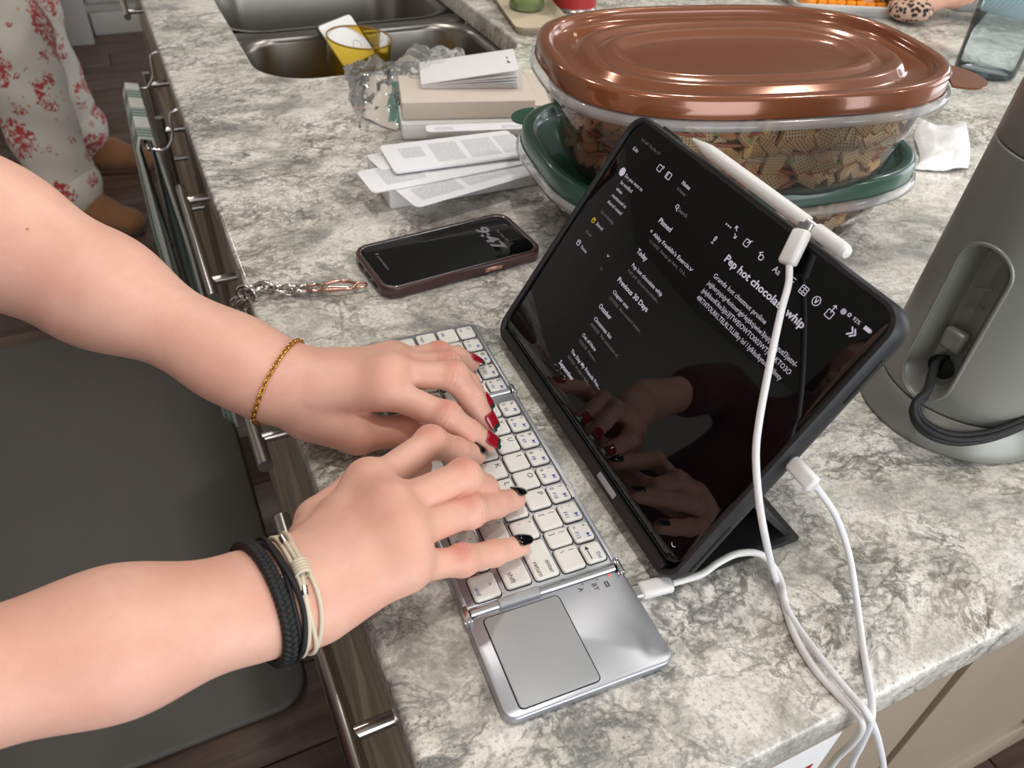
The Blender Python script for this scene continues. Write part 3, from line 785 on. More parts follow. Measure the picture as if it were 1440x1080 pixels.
mk('status_light', *box_vf((KW - 0.0035, 0.1235, 0.0082), (0.0009, 0.005, 0.0001)), M_white, kb)
KEYS = []
R1s = [76.2, 92.0, 108.3, 124.8, 141.4, 158.0, 174.7, 191.2, 207.6, 233.2, 250.0, 266.6, 283.0, 299.3]
R1 = [('del',), ('=', '+', 'F12'), ('-', '_', 'F11'), ('0', ')', 'F10'), ('9', '(', 'F9'), ('8', '*', 'F8'), ('7', '&', 'F7'), ('6', '^', 'F6'), ('5', '%', 'F5'), ('4', '$', 'F4'), ('3', '#', 'F3'), ('2', '@', 'F2'), ('1', '!', 'F1'), ('O', 'esc')]
for s, q in zip(R1s, R1): KEYS.append((s, 84.8, 13.6, 12.6, 'num', q))
for s, q, w in [(77, ('\\', '|'), 16.4), (92.8, (']', '}'), 12.6), (107.4, ('[', '{'), 14.6), (124.8, 'P', 15.2), (141.8, 'O', 15.2), (158.6, 'I', 15.2), (175.6, 'U', 15.2), (192.8, 'Y', 15.2), (209.4, 'T', 13.8), (231.6, 'R', 14.4), (248.4, 'E', 15.2), (265.2, 'W', 15.2), (282.0, 'Q', 15.2), (299.3, 'tab', 15.6)]:
    KEYS.append((s, 69.9, w, 14.6, 'let', q))
for s, q, w in [(82.5, 'enter', 26.5), (105.0, ("'", '"'), 15.2), (122.2, (';', ':'), 15.2), (139.2, 'L', 15.2), (156.2, 'K', 15.2), (173.4, 'J', 15.2), (190.4, 'H', 15.2), (207.6, 'G', 15.2), (231.0, 'F', 13.8), (247.4, 'D', 15.2), (264.4, 'S', 15.2), (281.4, 'A', 15.2), (299.3, 'caps', 15.6)]:
    KEYS.append((s, 53.2, w, 15.0, 'let', q))
for s, q, w in [(84.8, 'shift', 30.5), (110.4, ('/', '?'), 16.0), (128.4, ('.', '>'), 15.6), (145.8, (',', '<'), 15.2), (162.8, 'M', 15.2), (179.8, 'N', 15.2), (196.6, 'B', 15.2), (211.3, 'V', 10.0), (232.4, 'C', 15.2), (249.4, 'X', 15.2), (266.4, 'Z', 15.2), (291.0, 'shift', 30.0)]:
    KEYS.append((s, 35.8, w, 15.2, 'let', q))
KEYS += [(76.0, 16.6, 16.6, 15.6, 'nav', ('end', '>')), (93.2, 20.8, 13.6, 7.2, 'nav', ('', '')), (93.2, 12.4, 13.6, 7.2, 'nav', ('', '')), (109.6, 16.6, 15.2, 15.6, 'nav', ('home', '<')),
         (127.4, 16.6, 16.0, 15.6, 'let', 'alt'), (166.5, 16.6, 58.0, 15.6, 'let', ''), (208.0, 16.6, 15.0, 15.6, 'let', 'fn'), (232.4, 16.6, 15.0, 15.6, 'let', 'cmd'), (249.4, 16.6, 15.2, 15.6, 'let', 'opt'), (268.0, 16.6, 18.0, 15.6, 'let', 'ctrl'), (294.0, 16.6, 26.0, 15.6, 'let', 'fn')]
for (s, t_, ws, wt, kind, q) in KEYS:
    hx, hy = wt / 2000, ws / 2000
    R_ = [[(x, y, z) for x, y in rrect(hx - i, hy - i, 0.0022 - i * .5, 5, t_ / 1000, s / 1000)] for i, z in ((0, 0.0062), (0, 0.0080), (0.0003, 0.0086), (0.0009, 0.0089), (0.0030, 0.00875))]
    v, f = loft(R_, False, True)
    k = mk('key', v, f, M_key, kb, True, 50)
    R_ = [[(x, y, z) for x, y in rrect(hx + i, hy + i, 0.0026, 4, t_ / 1000, s / 1000)] for i, z in ((0.0006, 0.0067), (0.0006, 0.00705), (-0.0001, 0.00705))]
    v, f = loft(R_, False, False); mk('key_seat', v, f, M_gap, k, True, 50)
    z = 0.00893; m = MB(); lft = (s + ws / 2) / 1000; topp = (t_ + wt / 2) / 1000; bot = (t_ - wt / 2) / 1000; rgt = (s - ws / 2) / 1000
    mi = 0
    if kind == 'num' and len(q) == 3:
        text_add(m, q[1], topp - 0.0044, lft - 0.0018, z, 0.0038, None, 0.0, FK, 0)
        text_add(m, q[0], bot + 0.0018, lft - 0.0018, z, 0.0042, None, 0.0, FK, 0)
        text_add(m, q[2], bot + 0.0018, lft - 0.0062, z, 0.0036, None, 0.0, FK, 1)
        # blue function glyph: a bar and a triangle
        gx, gy = topp - 0.0034, rgt + 0.0034
        m.add([(gx - 0.0013, gy + 0.0013, z), (gx + 0.0013, gy + 0.0013, z), (gx, gy - 0.0009, z)], [(0, 1, 2)], 1)
        m.add([(gx - 0.0013, gy - 0.0010, z), (gx + 0.0013, gy - 0.0010, z), (gx + 0.0013, gy - 0.0015, z), (gx - 0.0013, gy - 0.0015, z)], [(0, 1, 2, 3)], 1)
    elif kind == 'num' and q[0] == 'del':
        text_add(m, 'Del', topp - 0.0050, rgt + 0.0058, z, 0.0034, None, 0.0, FK, 1)
        a = bot + 0.0035; m.add([(a - .0003, rgt + .0022, z), (a + .0003, rgt + .0022, z), (a + .0003, lft - .0022, z), (a - .0003, lft - .0022, z)], [(0, 1, 2, 3)], 0)
        m.add([(a - .0014, lft - .0042, z), (a, lft - .0020, z), (a + .0014, lft - .0042, z)], [(0, 1, 2)], 0)
    elif kind == 'num':
        text_add(m, 'O', topp - 0.0046, lft - 0.0020, z, 0.0038, None, 0.0, FK, 1); text_add(m, 'esc', bot + 0.0022, lft - 0.0022, z, 0.0034, None, 0.0, FK, 0)
    elif isinstance(q, tuple) and kind == 'let':
        text_add(m, q[1], topp - 0.0048, lft - 0.0026, z, 0.0042, None, 0.0, FK, 0); text_add(m, q[0], bot + 0.0034, lft - 0.0026, z, 0.0044, None, 0.0, FK, 0)
    elif kind == 'nav':
        if q[0]:
            text_add(m, q[0], bot + 0.0022, rgt + 0.0085, z, 0.0036, None, 0.0, FK, 1)
            text_add(m, q[1], topp - 0.0055, lft - 0.0070, z, 0.0034, None, 0.0, FK, 0)
    elif q == 'enter':
        text_add(m, 'enter', topp - 0.0052, rgt + 0.0110, z, 0.0042, None, 0.0, FK); text_add(m, 'return', bot + 0.0026, rgt + 0.0120, z, 0.0042, None, 0.0, FK)
    elif q == 'shift': text_add(m, 'shift', bot + 0.0036, (rgt + 0.0100) if s < 150 else lft - 0.003, z, 0.0044, None, 0.0, FK)
    elif len(q) == 1: text_add(m, q, topp - 0.0056, lft - 0.0032, z, 0.0054, None, 0.0, FK)
    elif q: text_add(m, q, bot + 0.003, lft - 0.003, z, 0.0038, None, 0.0, FK)
    if m.v: m.build('legend', None, k, False, None, mats=[M_ink, M_blue])

# ================================================================== TABLET in its case
IX, IY, IA, IT = 0.15957, 0.09478, 1.53975, 0.55406
dvec = Vector((math.cos(IA), math.sin(IA), 0)); nvec = Vector((dvec.y, -dvec.x, 0))
upv = nvec * math.sin(IT) + Vector((0, 0, math.cos(IT)))
TM = frame_m(Vector((IX, IY, 0.012)) + dvec * 0.2587, -dvec, upv)      # local x = reading direction, y = up the screen, z = out of the screen
tb_ = empty('tablet', None, 0, 'black tablet in a black folio case propped up behind the keyboard, notes on its screen', 'tablet', mat4=TM)
CX, CY, HX, HY = 0.1315, 0.0940, 0.1275, 0.0962
prof = [(0.004, -0.016), (0.0005, -0.013), (0, -0.010), (0, -0.002), (0.0012, 0.0), (0.0032, 0.0), (0.0042, -0.0012), (0.0042, -0.0042)]
R_ = [[(x, y, z) for x, y in rrect(HX - i, HY - i, 0.014 - i * .6, 10, CX, CY)] for i, z in prof]
v, f = loft(R_, True, False); mk('case_shell', v, f, M_blacks, tb_, True, 45)
slab('screen', HX - 0.0045, HY - 0.0045 - 0.003, 0.0105, -0.012, -0.0016, M_screen, tb_, 0.0003, 10, CX, CY + 0.003)
v, f = frame_vf(HX - 0.0042, HY - 0.0042 - 0.003, 0.0105, 0.0006, -0.003, -0.0012, 10, CX, CY + 0.003, 0.0002); mk('screen_rim', v, f, M_black, tb_)
# raised spine along the bottom edge with its notch
m = MB()
m.add(*slab_vf(0.118, 0.0030, 0.0028, -0.006, 0.0012, 0.0008, 4, CX, 0.0038)); m.build('bottom_ridge', M_black, tb_)
slab('ridge_window', 0.0105, 0.0020, 0.0008, -0.004, 0.0016, M_alu2, tb_, 0.0003, 3, 0.1835, 0.0040)
# side buttons and slots in the case
slab('volume_button', 0.010, 0.0012, 0.0010, -0.0095, -0.0055, M_blacks, tb_, 0.0004, 3, 0.040, CY + HY + 0.0004)
for yy, hh in ((0.030, 0.018), (0.152, 0.014)):
    v, f = box_vf((CX + HX, yy, -0.0085), (0.0006, hh, 0.0012), 0.0003); mk('speaker_slot', v, f, M_gap, tb_)
# folio flap folded back as a stand: foot on the counter and a strut to the middle of the back
TMi = TM.inverted()
def world_panel(name, corners, thick, m, parent, inv):
    q = [inv @ Vector(c) for c in corners]; n = (q[1] - q[0]).cross(q[3] - q[0]).normalized() * thick
    v = q + [p + n for p in q]
    return mk(name, v, [(3, 2, 1, 0), (4, 5, 6, 7), (0, 1, 5, 4), (1, 2, 6, 5), (2, 3, 7, 6), (3, 0, 4, 7)], m, parent, False)
b0 = Vector((IX + 0.012, IY, 0.001)); 
def on(u, back): return Vector((IX, IY, 0)) + dvec * u + nvec * back
world_panel('stand_foot', [on(0.004, 0.012) + Vector((0, 0, .001)), on(0.004, 0.098) + Vector((0, 0, .001)), on(0.250, 0.098) + Vector((0, 0, .001)), on(0.250, 0.012) + Vector((0, 0, .001))], 0.004, M_blacks, tb_, TMi)
mid = 0.065
bk = [Vector(TM @ Vector((0.2587 - u, mid, -0.017))) for u in (0.008, 0.246)]
world_panel('stand_strut', [on(0.008, 0.094) + Vector((0, 0, .005)), bk[0], bk[1], on(0.246, 0.094) + Vector((0, 0, .005))], 0.003, M_blacks, tb_, TMi)
# what the screen shows
zt = -0.00150
def line(x, y, s, h, w=None, bold=0.0, mi=0):
    mb = MB(); text_add(mb, s, x / 1000, y / 1000, zt, h / 1000, None if w is None else w / 1000, bold, None, 0)
    mb.build('screen_text', M_scrdim if mi else M_scrtxt, tb_, False)
line(23, 175.6, '9:47 AM  Thu Dec 25', 2.5, 24, 0, 1)
line(21, 167.6, 'Edit', 3.6, 6.6, 0, 0)
for i, s_ in enumerate(('Do you want to', 'be notified', 'when', 'mentioned in', 'shared notes?')): line(30, 150.5 - i * 5.2, s_, 3.6, None, 0, 0)
line(30, 121.5, 'Go to Settings', 3.1, None, 0, 1)
line(33, 113, 'Shared', 3.4, None, 0, 0); line(28, 104, 'iCloud', 3.0, None, 0, 1)
line(33, 93.5, 'Notes', 3.4, None, 0, 0); line(62, 93.5, '14', 3.0, None, 0, 1)
line(80, 170.5, 'Notes', 3.6, None, 0.02, 0); line(79, 166, '14 Notes', 2.7, None, 0, 1)
line(91, 156.5, 'Search', 3.8, None, 0, 1)
rows = [(82.5, 143.5, 'Pinned', 4.8, .02, 0), (86, 134.8, "Abby Franklin's Exercis...", 3.7, .01, 0), (86, 130.2, '11/10/23  Emojis go here. 12 b...', 2.9, 0, 1),
        (82.5, 119.5, 'Today', 4.8, .02, 0), (86, 110.8, 'Pep hot chocolate whip', 3.7, .01, 0), (86, 106.3, '9:47 AM  Grande hot chestn...', 2.9, 0, 1),
        (83, 97, 'Previous 30 Days', 4.8, .02, 0), (86, 89, 'Chapter one:', 3.7, .01, 0), (86, 84.6, "12/15/25  She couldn't believ...", 2.9, 0, 1),
        (83, 75, 'October', 4.6, .02, 0), (86, 66.6, 'Christmas list', 3.7, .01, 0), (86, 62.2, '10/30/25  The collection of...', 2.9, 0, 1),
        (86, 52.4, 'Out of Here', 3.7, .01, 0), (86, 48.0, '10/22/25  Phones...', 2.9, 0, 1), (86, 38.2, 'The Day My Friends Fou...', 3.7, .01, 0), (86, 33.8, '10/5/25  It was a dark...', 2.9, 0, 1),
        (83, 25.5, 'September', 4.6, .02, 0)]
for x, y, s_, h, b_, mi in rows: line(x, y, s_, h, len(s_) * h * (0.50 if h > 4 else 0.46), b_, mi)
line(146, 152.6, 'Pep hot chocolate whip', 6.4, 71, 0.025, 0)
line(147, 141.4, 'Grande hot chestnut proline', 4.2, 50, 0, 0)
line(147, 136.0, 'jejjherjojojy4oitoerjgirlejtktjwiw3jnjtjqlkjgutl3jetnl-', 4.2, 82, 0, 0)
line(147, 130.7, 'jykjkkenKike3jjti3JTWEIOWTO003WTJKJRKTO3O', 4.2, 82, 0, 0)
line(147, 125.4, '4IRTI4TOLRKLTELRLTLLlllky lol I lylkkulkytuotytijlmty', 4.2, 80, 0, 0)
line(178, 165.6, 'Aa', 5.2, None, 0, 0)
line(235.5, 172.2, '92%', 3.0, None, 0, 0)
m = MB()
def fr(x, y, hw, hh, r=0.8, w=0.5): m.add(*frame_vf(hw / 1000, hh / 1000, r / 1000, w / 1000, zt - 0.0001, zt + 0.00004, 3, x / 1000, y / 1000, 0.00001))
def br(x, y, hw, hh, ang=0): m.add(*box_vf((x / 1000, y / 1000, zt), (hw / 1000, hh / 1000, 0.00005), 0, Matrix.Rotation(math.radians(ang), 4, 'Z')))
def ic():
    global m
    if m.v: m.build('screen_icon', M_scrtxt, tb_, False)
    m = MB()
def chev(x, y, s=1.2, up=False):
    k = 1 if up else -1
    br(x - s * .55, y, s * .8, 0.22, 45 * k); br(x + s * .55, y, s * .8, 0.22, -45 * k)
fr(55, 169.5, 2.4, 2.2); fr(57.6, 171.4, 0.9, 0.9, .9, .35); ic(); fr(66, 169.3, 2.6, 2.3); br(65, 169.3, 0.25, 2.0); br(63.9, 169.3, .3, 1.2)
ic()
fr(89, 158.4, 1.5, 1.5, 1.5, .5); br(90.2, 156.6, .25, 1.0, 35)                      # magnifier
ic()
fr(28.5, 95, 1.9, 2.0); br(28.5, 95.6, 1.2, .2)                                     # folder
ic()
chev(62, 104, 1.1); ic(); chev(130, 136.0, 1.3); ic(); fr(82.7, 136.2, .9, .9, .9, .3)
ic()
for i in range(3): fr(131 + i * 2.0, 169.2, .55, .55, .55, .5)
ic()
for (x, y, a) in ((139.6, 170.6, 45), (141.6, 167.4, 45)): br(x, y, 1.3, .25, -a)
ic()
for (x, y) in ((139.0, 171.9), (142.2, 166.1)): br(x, y, .9, .25, 0); br(x + (-.8 if x < 140 else .8), y + (-.8 if x < 140 else .8), .25, .9, 0)
ic()
fr(152, 168.3, 2.2, 2.2); br(153.4, 169.8, 1.9, .3, 45)                              # compose
ic()
fr(166.5, 167.2, 1.9, 1.7, 1.6, .55); br(164.6, 169.4, 1.3, .3, 40); br(164.6, 168.4, 1.3, .3, -40)   # undo
ic()
for i in range(3): br(192.6, 166.2 + i * 1.9, 1.9, .25)
ic()
fr(202.5, 168.3, 2.6, 2.4, .6, .45); br(202.5, 169.2, 2.4, .2); br(202.5, 167.4, 2.4, .2); br(202.5, 168.3, .2, 2.2)
ic()
fr(212.8, 168.2, 2.7, 2.7, 2.7, .45); br(212.3, 168.2, .3, 1.3, 20); br(213.3, 168.2, .3, 1.3, -20)
ic()
fr(223.6, 167.4, 2.3, 2.2, .6, .45); br(223.6, 170.4, .25, 2.2); chev(223.6, 172.1, 1.1, True)
ic()
for dx in (0, 2.0): br(239.6 + dx, 168.6, 1.7, .4, -45); br(239.6 + dx, 166.4, 1.7, .4, 45)
ic()
fr(130.8, 158.8, .9, 1.6, .9, .5); br(130.8, 156.4, .2, .9); br(130.8, 155.6, 1.1, .2)   # microphone
ic()
for i in range(3): fr(229.0, 172.6, .5 + i * .55, .5 + i * .5, .5 + i * .5, .3)       # wifi
ic()
fr(232.8, 173.2, 1.0, 1.1, 1.0, .5)
ic()
br(245.6, 173.2, 2.1, 1.0); br(248.1, 173.2, .2, .5)
ic()
v, f = lathe([(0.0, 0), (0.0030, 0), (0.0030, 0.00005)], 24, False, False); m.add([(p[0] + 0.0255, p[1] + 0.152, p[2] + zt) for p in v], f)
ic()
for k in range(7):
    a = math.radians(-150 + k * 20); br(244 + 1.8 * math.cos(a), 18 + 1.8 * math.sin(a), .35, .2, math.degrees(a) + 90)
ic()
m = MB(); fr(28.6, 114, 2.0, 2.0, 2.0, .5); fr(28.6, 114.6, .6, .7, .6, .5); m.build('shared_icon', M_yellow, tb_, False)

# ================================================================== STYLUS
st0 = TM @ Vector((0.2587 - 0.1915, 0.1958, 0.0005)); st1 = TM @ Vector((0.2587 - 0.0480, 0.1958, 0.0005))
ax = (st1 - st0); SL = ax.length; ax.normalize()
SM = frame_m(st0, upv, ax.cross(upv)); 
SM = Matrix.Identity(4)
xa = upv - ax * upv.dot(ax); xa.normalize(); ya = ax.cross(xa)
for i in range(3): SM[i][0] = xa[i]; SM[i][1] = ya[i]; SM[i][2] = ax[i]; SM[i][3] = st0[i]
sty = empty('stylus', None, 0, 'white round stylus lying along the top edge of the tablet, cap slid open', 'stylus', mat4=SM)
r = 0.0041
v, f = lathe([(0.0004, 0), (0.0010, 0.0006), (r * .80, 0.0135), (r * .97, 0.018), (r, 0.022), (r, SL - 0.0335), (r * .96, SL - 0.0325)], 32); mk('barrel', v, f, M_white, sty, True, 40)
v, f = lathe([(r * .78, SL - 0.034), (r * .78, SL - 0.0235)], 32); mk('metal_collar', v, f, M_chrome, sty, True, 40)
v, f = lathe([(r * .96, SL - 0.0245), (r, SL - 0.0238), (r, SL - 0.0045), (r * .92, SL - 0.0022), (r * .7, SL - 0.0006), (r * .3, SL)], 32); mk('cap', v, f, M_white, sty, True, 40)

# ================================================================== CABLES
def cable(name, pts, r, label, plug=None, braid=True, plug2=None):
    P = smooth_path([Vector(p) for p in pts], 10)
    m_ = M_braid if braid else M_white
    org = Vector(pts[0])
    e = empty(name, org, 0, label, 'cable')
    v, f = tube_vf([q - org for q in P], r, 12); mk('cord', v, f, m_, e, True, 60)
    if plug:
        c, d, w_dir, L, hw, hh, metal = plug
        d = Vector(d).normalized(); w_dir = Vector(w_dir); w_dir = (w_dir - d * w_dir.dot(d)).normalized(); n_ = d.cross(w_dir)
        R_ = []
        for t_, ins in ((0, .0010), (0.0006, .0003), (0.0012, 0), (L - 0.0012, 0), (L - 0.0006, .0003), (L, .0010)):
            R_.append([Vector(c) - org + d * t_ + w_dir * a + n_ * b for a, b in rrect(hw - ins, hh - ins, hh * .8, 5)])
        v, f = loft(R_); mk('plug', v, f, M_white, e, True, 50)
        R_ = [[Vector(c) - org + d * t_ + w_dir * a + n_ * b for a, b in rrect(hw * .82, hh * .6, hh * .5, 4)] for t_ in (-metal, 0.001)]
        v, f = loft(R_); mk('plug_tip', v, f, M_chrome, e, True, 50)
    return e
m_, t_, b_, o_ = nt('white braided cable')
tc = t_.nodes.new('ShaderNodeTexCoord'); wv = t_.nodes.new('ShaderNodeTexVoronoi'); wv.inputs['Scale'].default_value = 1600; t_.links.new(tc.outputs['Object'], wv.inputs['Vector'])
bp = t_.nodes.new('ShaderNodeBump'); bp.inputs['Strength'].default_value = 0.5; bp.inputs['Distance'].default_value = 0.0004
t_.links.new(wv.outputs['Distance'], bp.inputs['Height']); t_.links.new(bp.outputs['Normal'], b_.inputs['Normal'])
b_.inputs['Base Color'].default_value = s2l((228, 227, 230)) + (1,); b_.inputs['Roughness'].default_value = 0.6
M_braid = m_
# from the stylus down across the screen
pc0 = st0 + ax * (SL - 0.029)
n0_ = dvec.cross(upv); n0_ = -n0_ if n0_.x > 0 else n0_
pc0 = pc0 + n0_ * 0.0042 - upv * 0.001
pcd = TM @ Vector((0.2587 - 0.0675, 0.170, 0.0075)) - pc0
pin = pc0 + pcd.normalized() * 0.0030
def B(px_, py_, off):
    """point off metres in front of the plane of the screen"""
    n_ = dvec.cross(upv); n_ = -n_ if n_.x > 0 else n_
    o_ = Vector((IX, IY, 0.012)) + n_ * off; d = Vector(CAMR.T @ np.array([(px_ - 720) / FPX, (py_ - 540) / FPX, 1.0])); c_ = Vector(CAMC)
    return c_ + d * ((o_ - c_).dot(n_) / d.dot(n_))
cable('charging_cable', [pin + pcd.normalized() * 0.0165, B(1109, 398, .0085), B(1098, 440, .014), B(1082, 515, .020), B(1068, 590, .022), B(1063, 640, .020), B(1067, 700, .014), B(1076, 755, .010), A(1090, 812, .0060), A(1108, 858, .0040), A(1130, 893, .0040), A(1160, 933, .0065), A(1195, 975, .007), A(1222, 1008, .0050), A(1237, 1050, -.03), A(1243, 1100, -.09), A(1240, 1200, -.22)], 0.0019,
      'white braided cable hanging from the stylus down across the tablet screen', (pin, pcd, ax, 0.0195, 0.0052, 0.0034, 0.004))
# from the side of the tablet
tp = TM @ Vector((0.2590, 0.0985, -0.0075)); td = -dvec * 1.0
cable('charging_cable', [tp + td * 0.0185, A(1152, 690, .070), A(1176, 727, .050), A(1194, 780, .030), A(1204, 840, .012), A(1212, 900, .0032), A(1220, 950, .0024), A(1226, 990, .0030), A(1224, 1015, .0020), A(1212, 1045, -.03), A(1196, 1080, -.07), A(1180, 1150, -.16)], 0.0019,
      'white braided cable plugged into the right side of the tablet', (tp + td * 0.001, td, upv, 0.0175, 0.0046, 0.0030, 0.002))
# from the keyboard
kp = A(900, 831, .0045); ke = A(945, 820, .0045)
kd = (ke - kp); kd.normalize()
cable('charging_cable', [kp + kd * 0.0205, A(985, 808, .0060), A(1012, 790, .012), A(1040, 778, .016), A(1072, 781, .012), A(1096, 812, .0035), A(1105, 855, .0025), A(1119, 896, .0022), A(1144, 938, .0022), A(1176, 974, .0022), A(1205, 1003, .0022), A(1212, 1022, -.004), A(1198, 1045, -.03), A(1175, 1068, -.06), A(1160, 1100, -.10), A(1150, 1180, -.2)], 0.0021,
      'thicker smooth white cable plugged into the keyboard and looping behind its plug', (kp, kd, (kd.y, -kd.x, 0), 0.0195, 0.0052, 0.0032, 0.006), braid=False)

# ================================================================== PHONE with its chain
PX, PY, PA = 0.10247, 0.42752, 0.08299
ph = empty('smartphone', (PX, PY, 0), PA, 'smartphone in a glossy brown case lying face up, 9:47 on its dark screen', 'phone')
prof = [(0.003, 0.0004), (0.0008, 0.0016), (0, 0.004), (0, 0.0095), (0.0006, 0.0112), (0.0018, 0.0118), (0.0028, 0.0114), (0.0032, 0.0100)]
R_ = [[(x, y, z) for x, y in rrect(0.077 - i, 0.0385 - i, 0.0135 - i * .5, 10, 0.077, 0.0385)] for i, z in prof]
v, f = loft(R_, True, False); mk('case', v, f, M_brown, ph, True, 50)
v, f = frame_vf(0.0738, 0.0353, 0.0118, 0.0010, 0.0095, 0.0112, 10, 0.077, 0.0385, 0.0003); mk('metal_rim', v, f, M_chrome, ph)
slab('screen', 0.0729, 0.0344, 0.0110, 0.009, 0.0110, M_screen, ph, 0.0003, 10, 0.077, 0.0385)
m = MB()
PF = Matrix(((0, 1, 0, 0), (-1, 0, 0, 0), (0, 0, 1, 0), (0, 0, 0, 1)))
text_add(m, '9:47', 0.1140, 0.0600, 0.01105, 0.0165, 0.042, 0.03, PF); 
text_add(m, 'Thu Dec 25', 0.1305, 0.0500, 0.01105, 0.0034, 0.022, 0.0, PF)
m.build('clock_text', M_scrdim, ph, False)
m = MB(); text_add(m, 'No Older Notifications', 0.0150, 0.0540, 0.01105, 0.0028, 0.024, 0.0, PF); m.add(*box_vf((0.0165, 0.0575, 0.01105), (0.0015, 0.0006, 0.00003))); m.build('notice_text', M_scrdim, ph, False)
slab('side_button', 0.0085, 0.0006, 0.0005, 0.0038, 0.0078, M_rose, ph, 0.0002, 3, 0.102, 0.0)
for y in (0.022, 0.038, 0.054):
    v, f = box_vf((0.0, y, 0.0055), (0.0008, 0.0045, 0.0012), 0.0004); mk('port_opening', v, f, M_gap, ph)
# clasp and chain
cp = [A(505, 402, 0.006), A(480, 398, 0.005), A(443, 405, .004)]
ch = empty('phone_chain', A(440, 405, 0), 0, 'chunky silver link chain clipped to the phone and hanging over the counter edge', 'chain')
co = Vector(ch.location)
c0 = A(500, 401, .006) - co; c1 = A(452, 404, .006) - co
dd = (c0 - c1).normalized(); ww = Vector((-dd.y, dd.x, 0))
lp = [c1 + ww * .0028, c1 + dd * .006 + ww * .0062, c0 - dd * .012 + ww * .0078, c0 - dd * .003 + ww * .0045, c0, c0 - dd * .004 - ww * .0045, c0 - dd * .014 - ww * .0052, c1 + dd * .004 - ww * .0050, c1 - ww * .0028]
tube('clasp', smooth_path(lp, 6, True), 0.0016, M_rose, ch, 10, True)
tube('clasp_gate', [c1 + dd * .006 - ww * .001, c1 + dd * .018 - ww * .0022, c0 - dd * .006 - ww * .0034], 0.0013, M_rose, ch, 8)
def ring(name, c, r, n, R, m, parent, sx=1.0, d=None):
    c = Vector(c); d = Vector(d).normalized() if d is not None else Vector((1, 0, 0)); n = Vector(n); n = (n - d * n.dot(d)).normalized(); e = n.cross(d)
    return tube(name, [c + d * (r * sx * math.cos(2 * PI * k / 28)) + e * (r * math.sin(2 * PI * k / 28)) for k in range(28)], R, m, parent, 8, True)
ring('swivel_ring', c1 - dd * .0060, 0.0058, (0.1, 0.1, 1), 0.0013, M_rose, ch, 1.0, dd)
tube('tether_loop', smooth_path([c0 + dd * .0005 + ww * .003, c0 + dd * .007 + ww * .003, c0 + dd * .009, c0 + dd * .007 - ww * .003, c0 + dd * .0005 - ww * .003], 5, True), 0.0012, M_rose, ch, 8, True)
pts = [A(424, 406, .004), A(408, 408, .005), A(392, 407, .006), A(374, 404, .006), A(358, 405, .006), A(344, 411, .003), A(335, 424, -.012), A(332, 440, -.028), A(334, 458, -.044), A(338, 476, -.06), A(343, 494, -.077)]
pts2 = [A(352, 415, .004), A(345, 428, -.010), A(346, 446, -.027), A(350, 464, -.044), A(355, 482, -.06)]
for seq, k0 in ((pts, 0), (pts2, 1)):
    for i, q in enumerate(seq):
        a = Vector(seq[max(i - 1, 0)]); b = Vector(seq[min(i + 1, len(seq) - 1)]); d = (b - a).normalized()
        nn = Vector((0, 0, 1)) if (i + k0) % 2 == 0 else d.cross(Vector((0, 0, 1)))
        nn = (nn + Vector((0.3, 0.2, 0.3))).normalized()
        ring('link', Vector(q) - co, 0.0056, nn, 0.0020, M_silver, ch, 1.35, d)

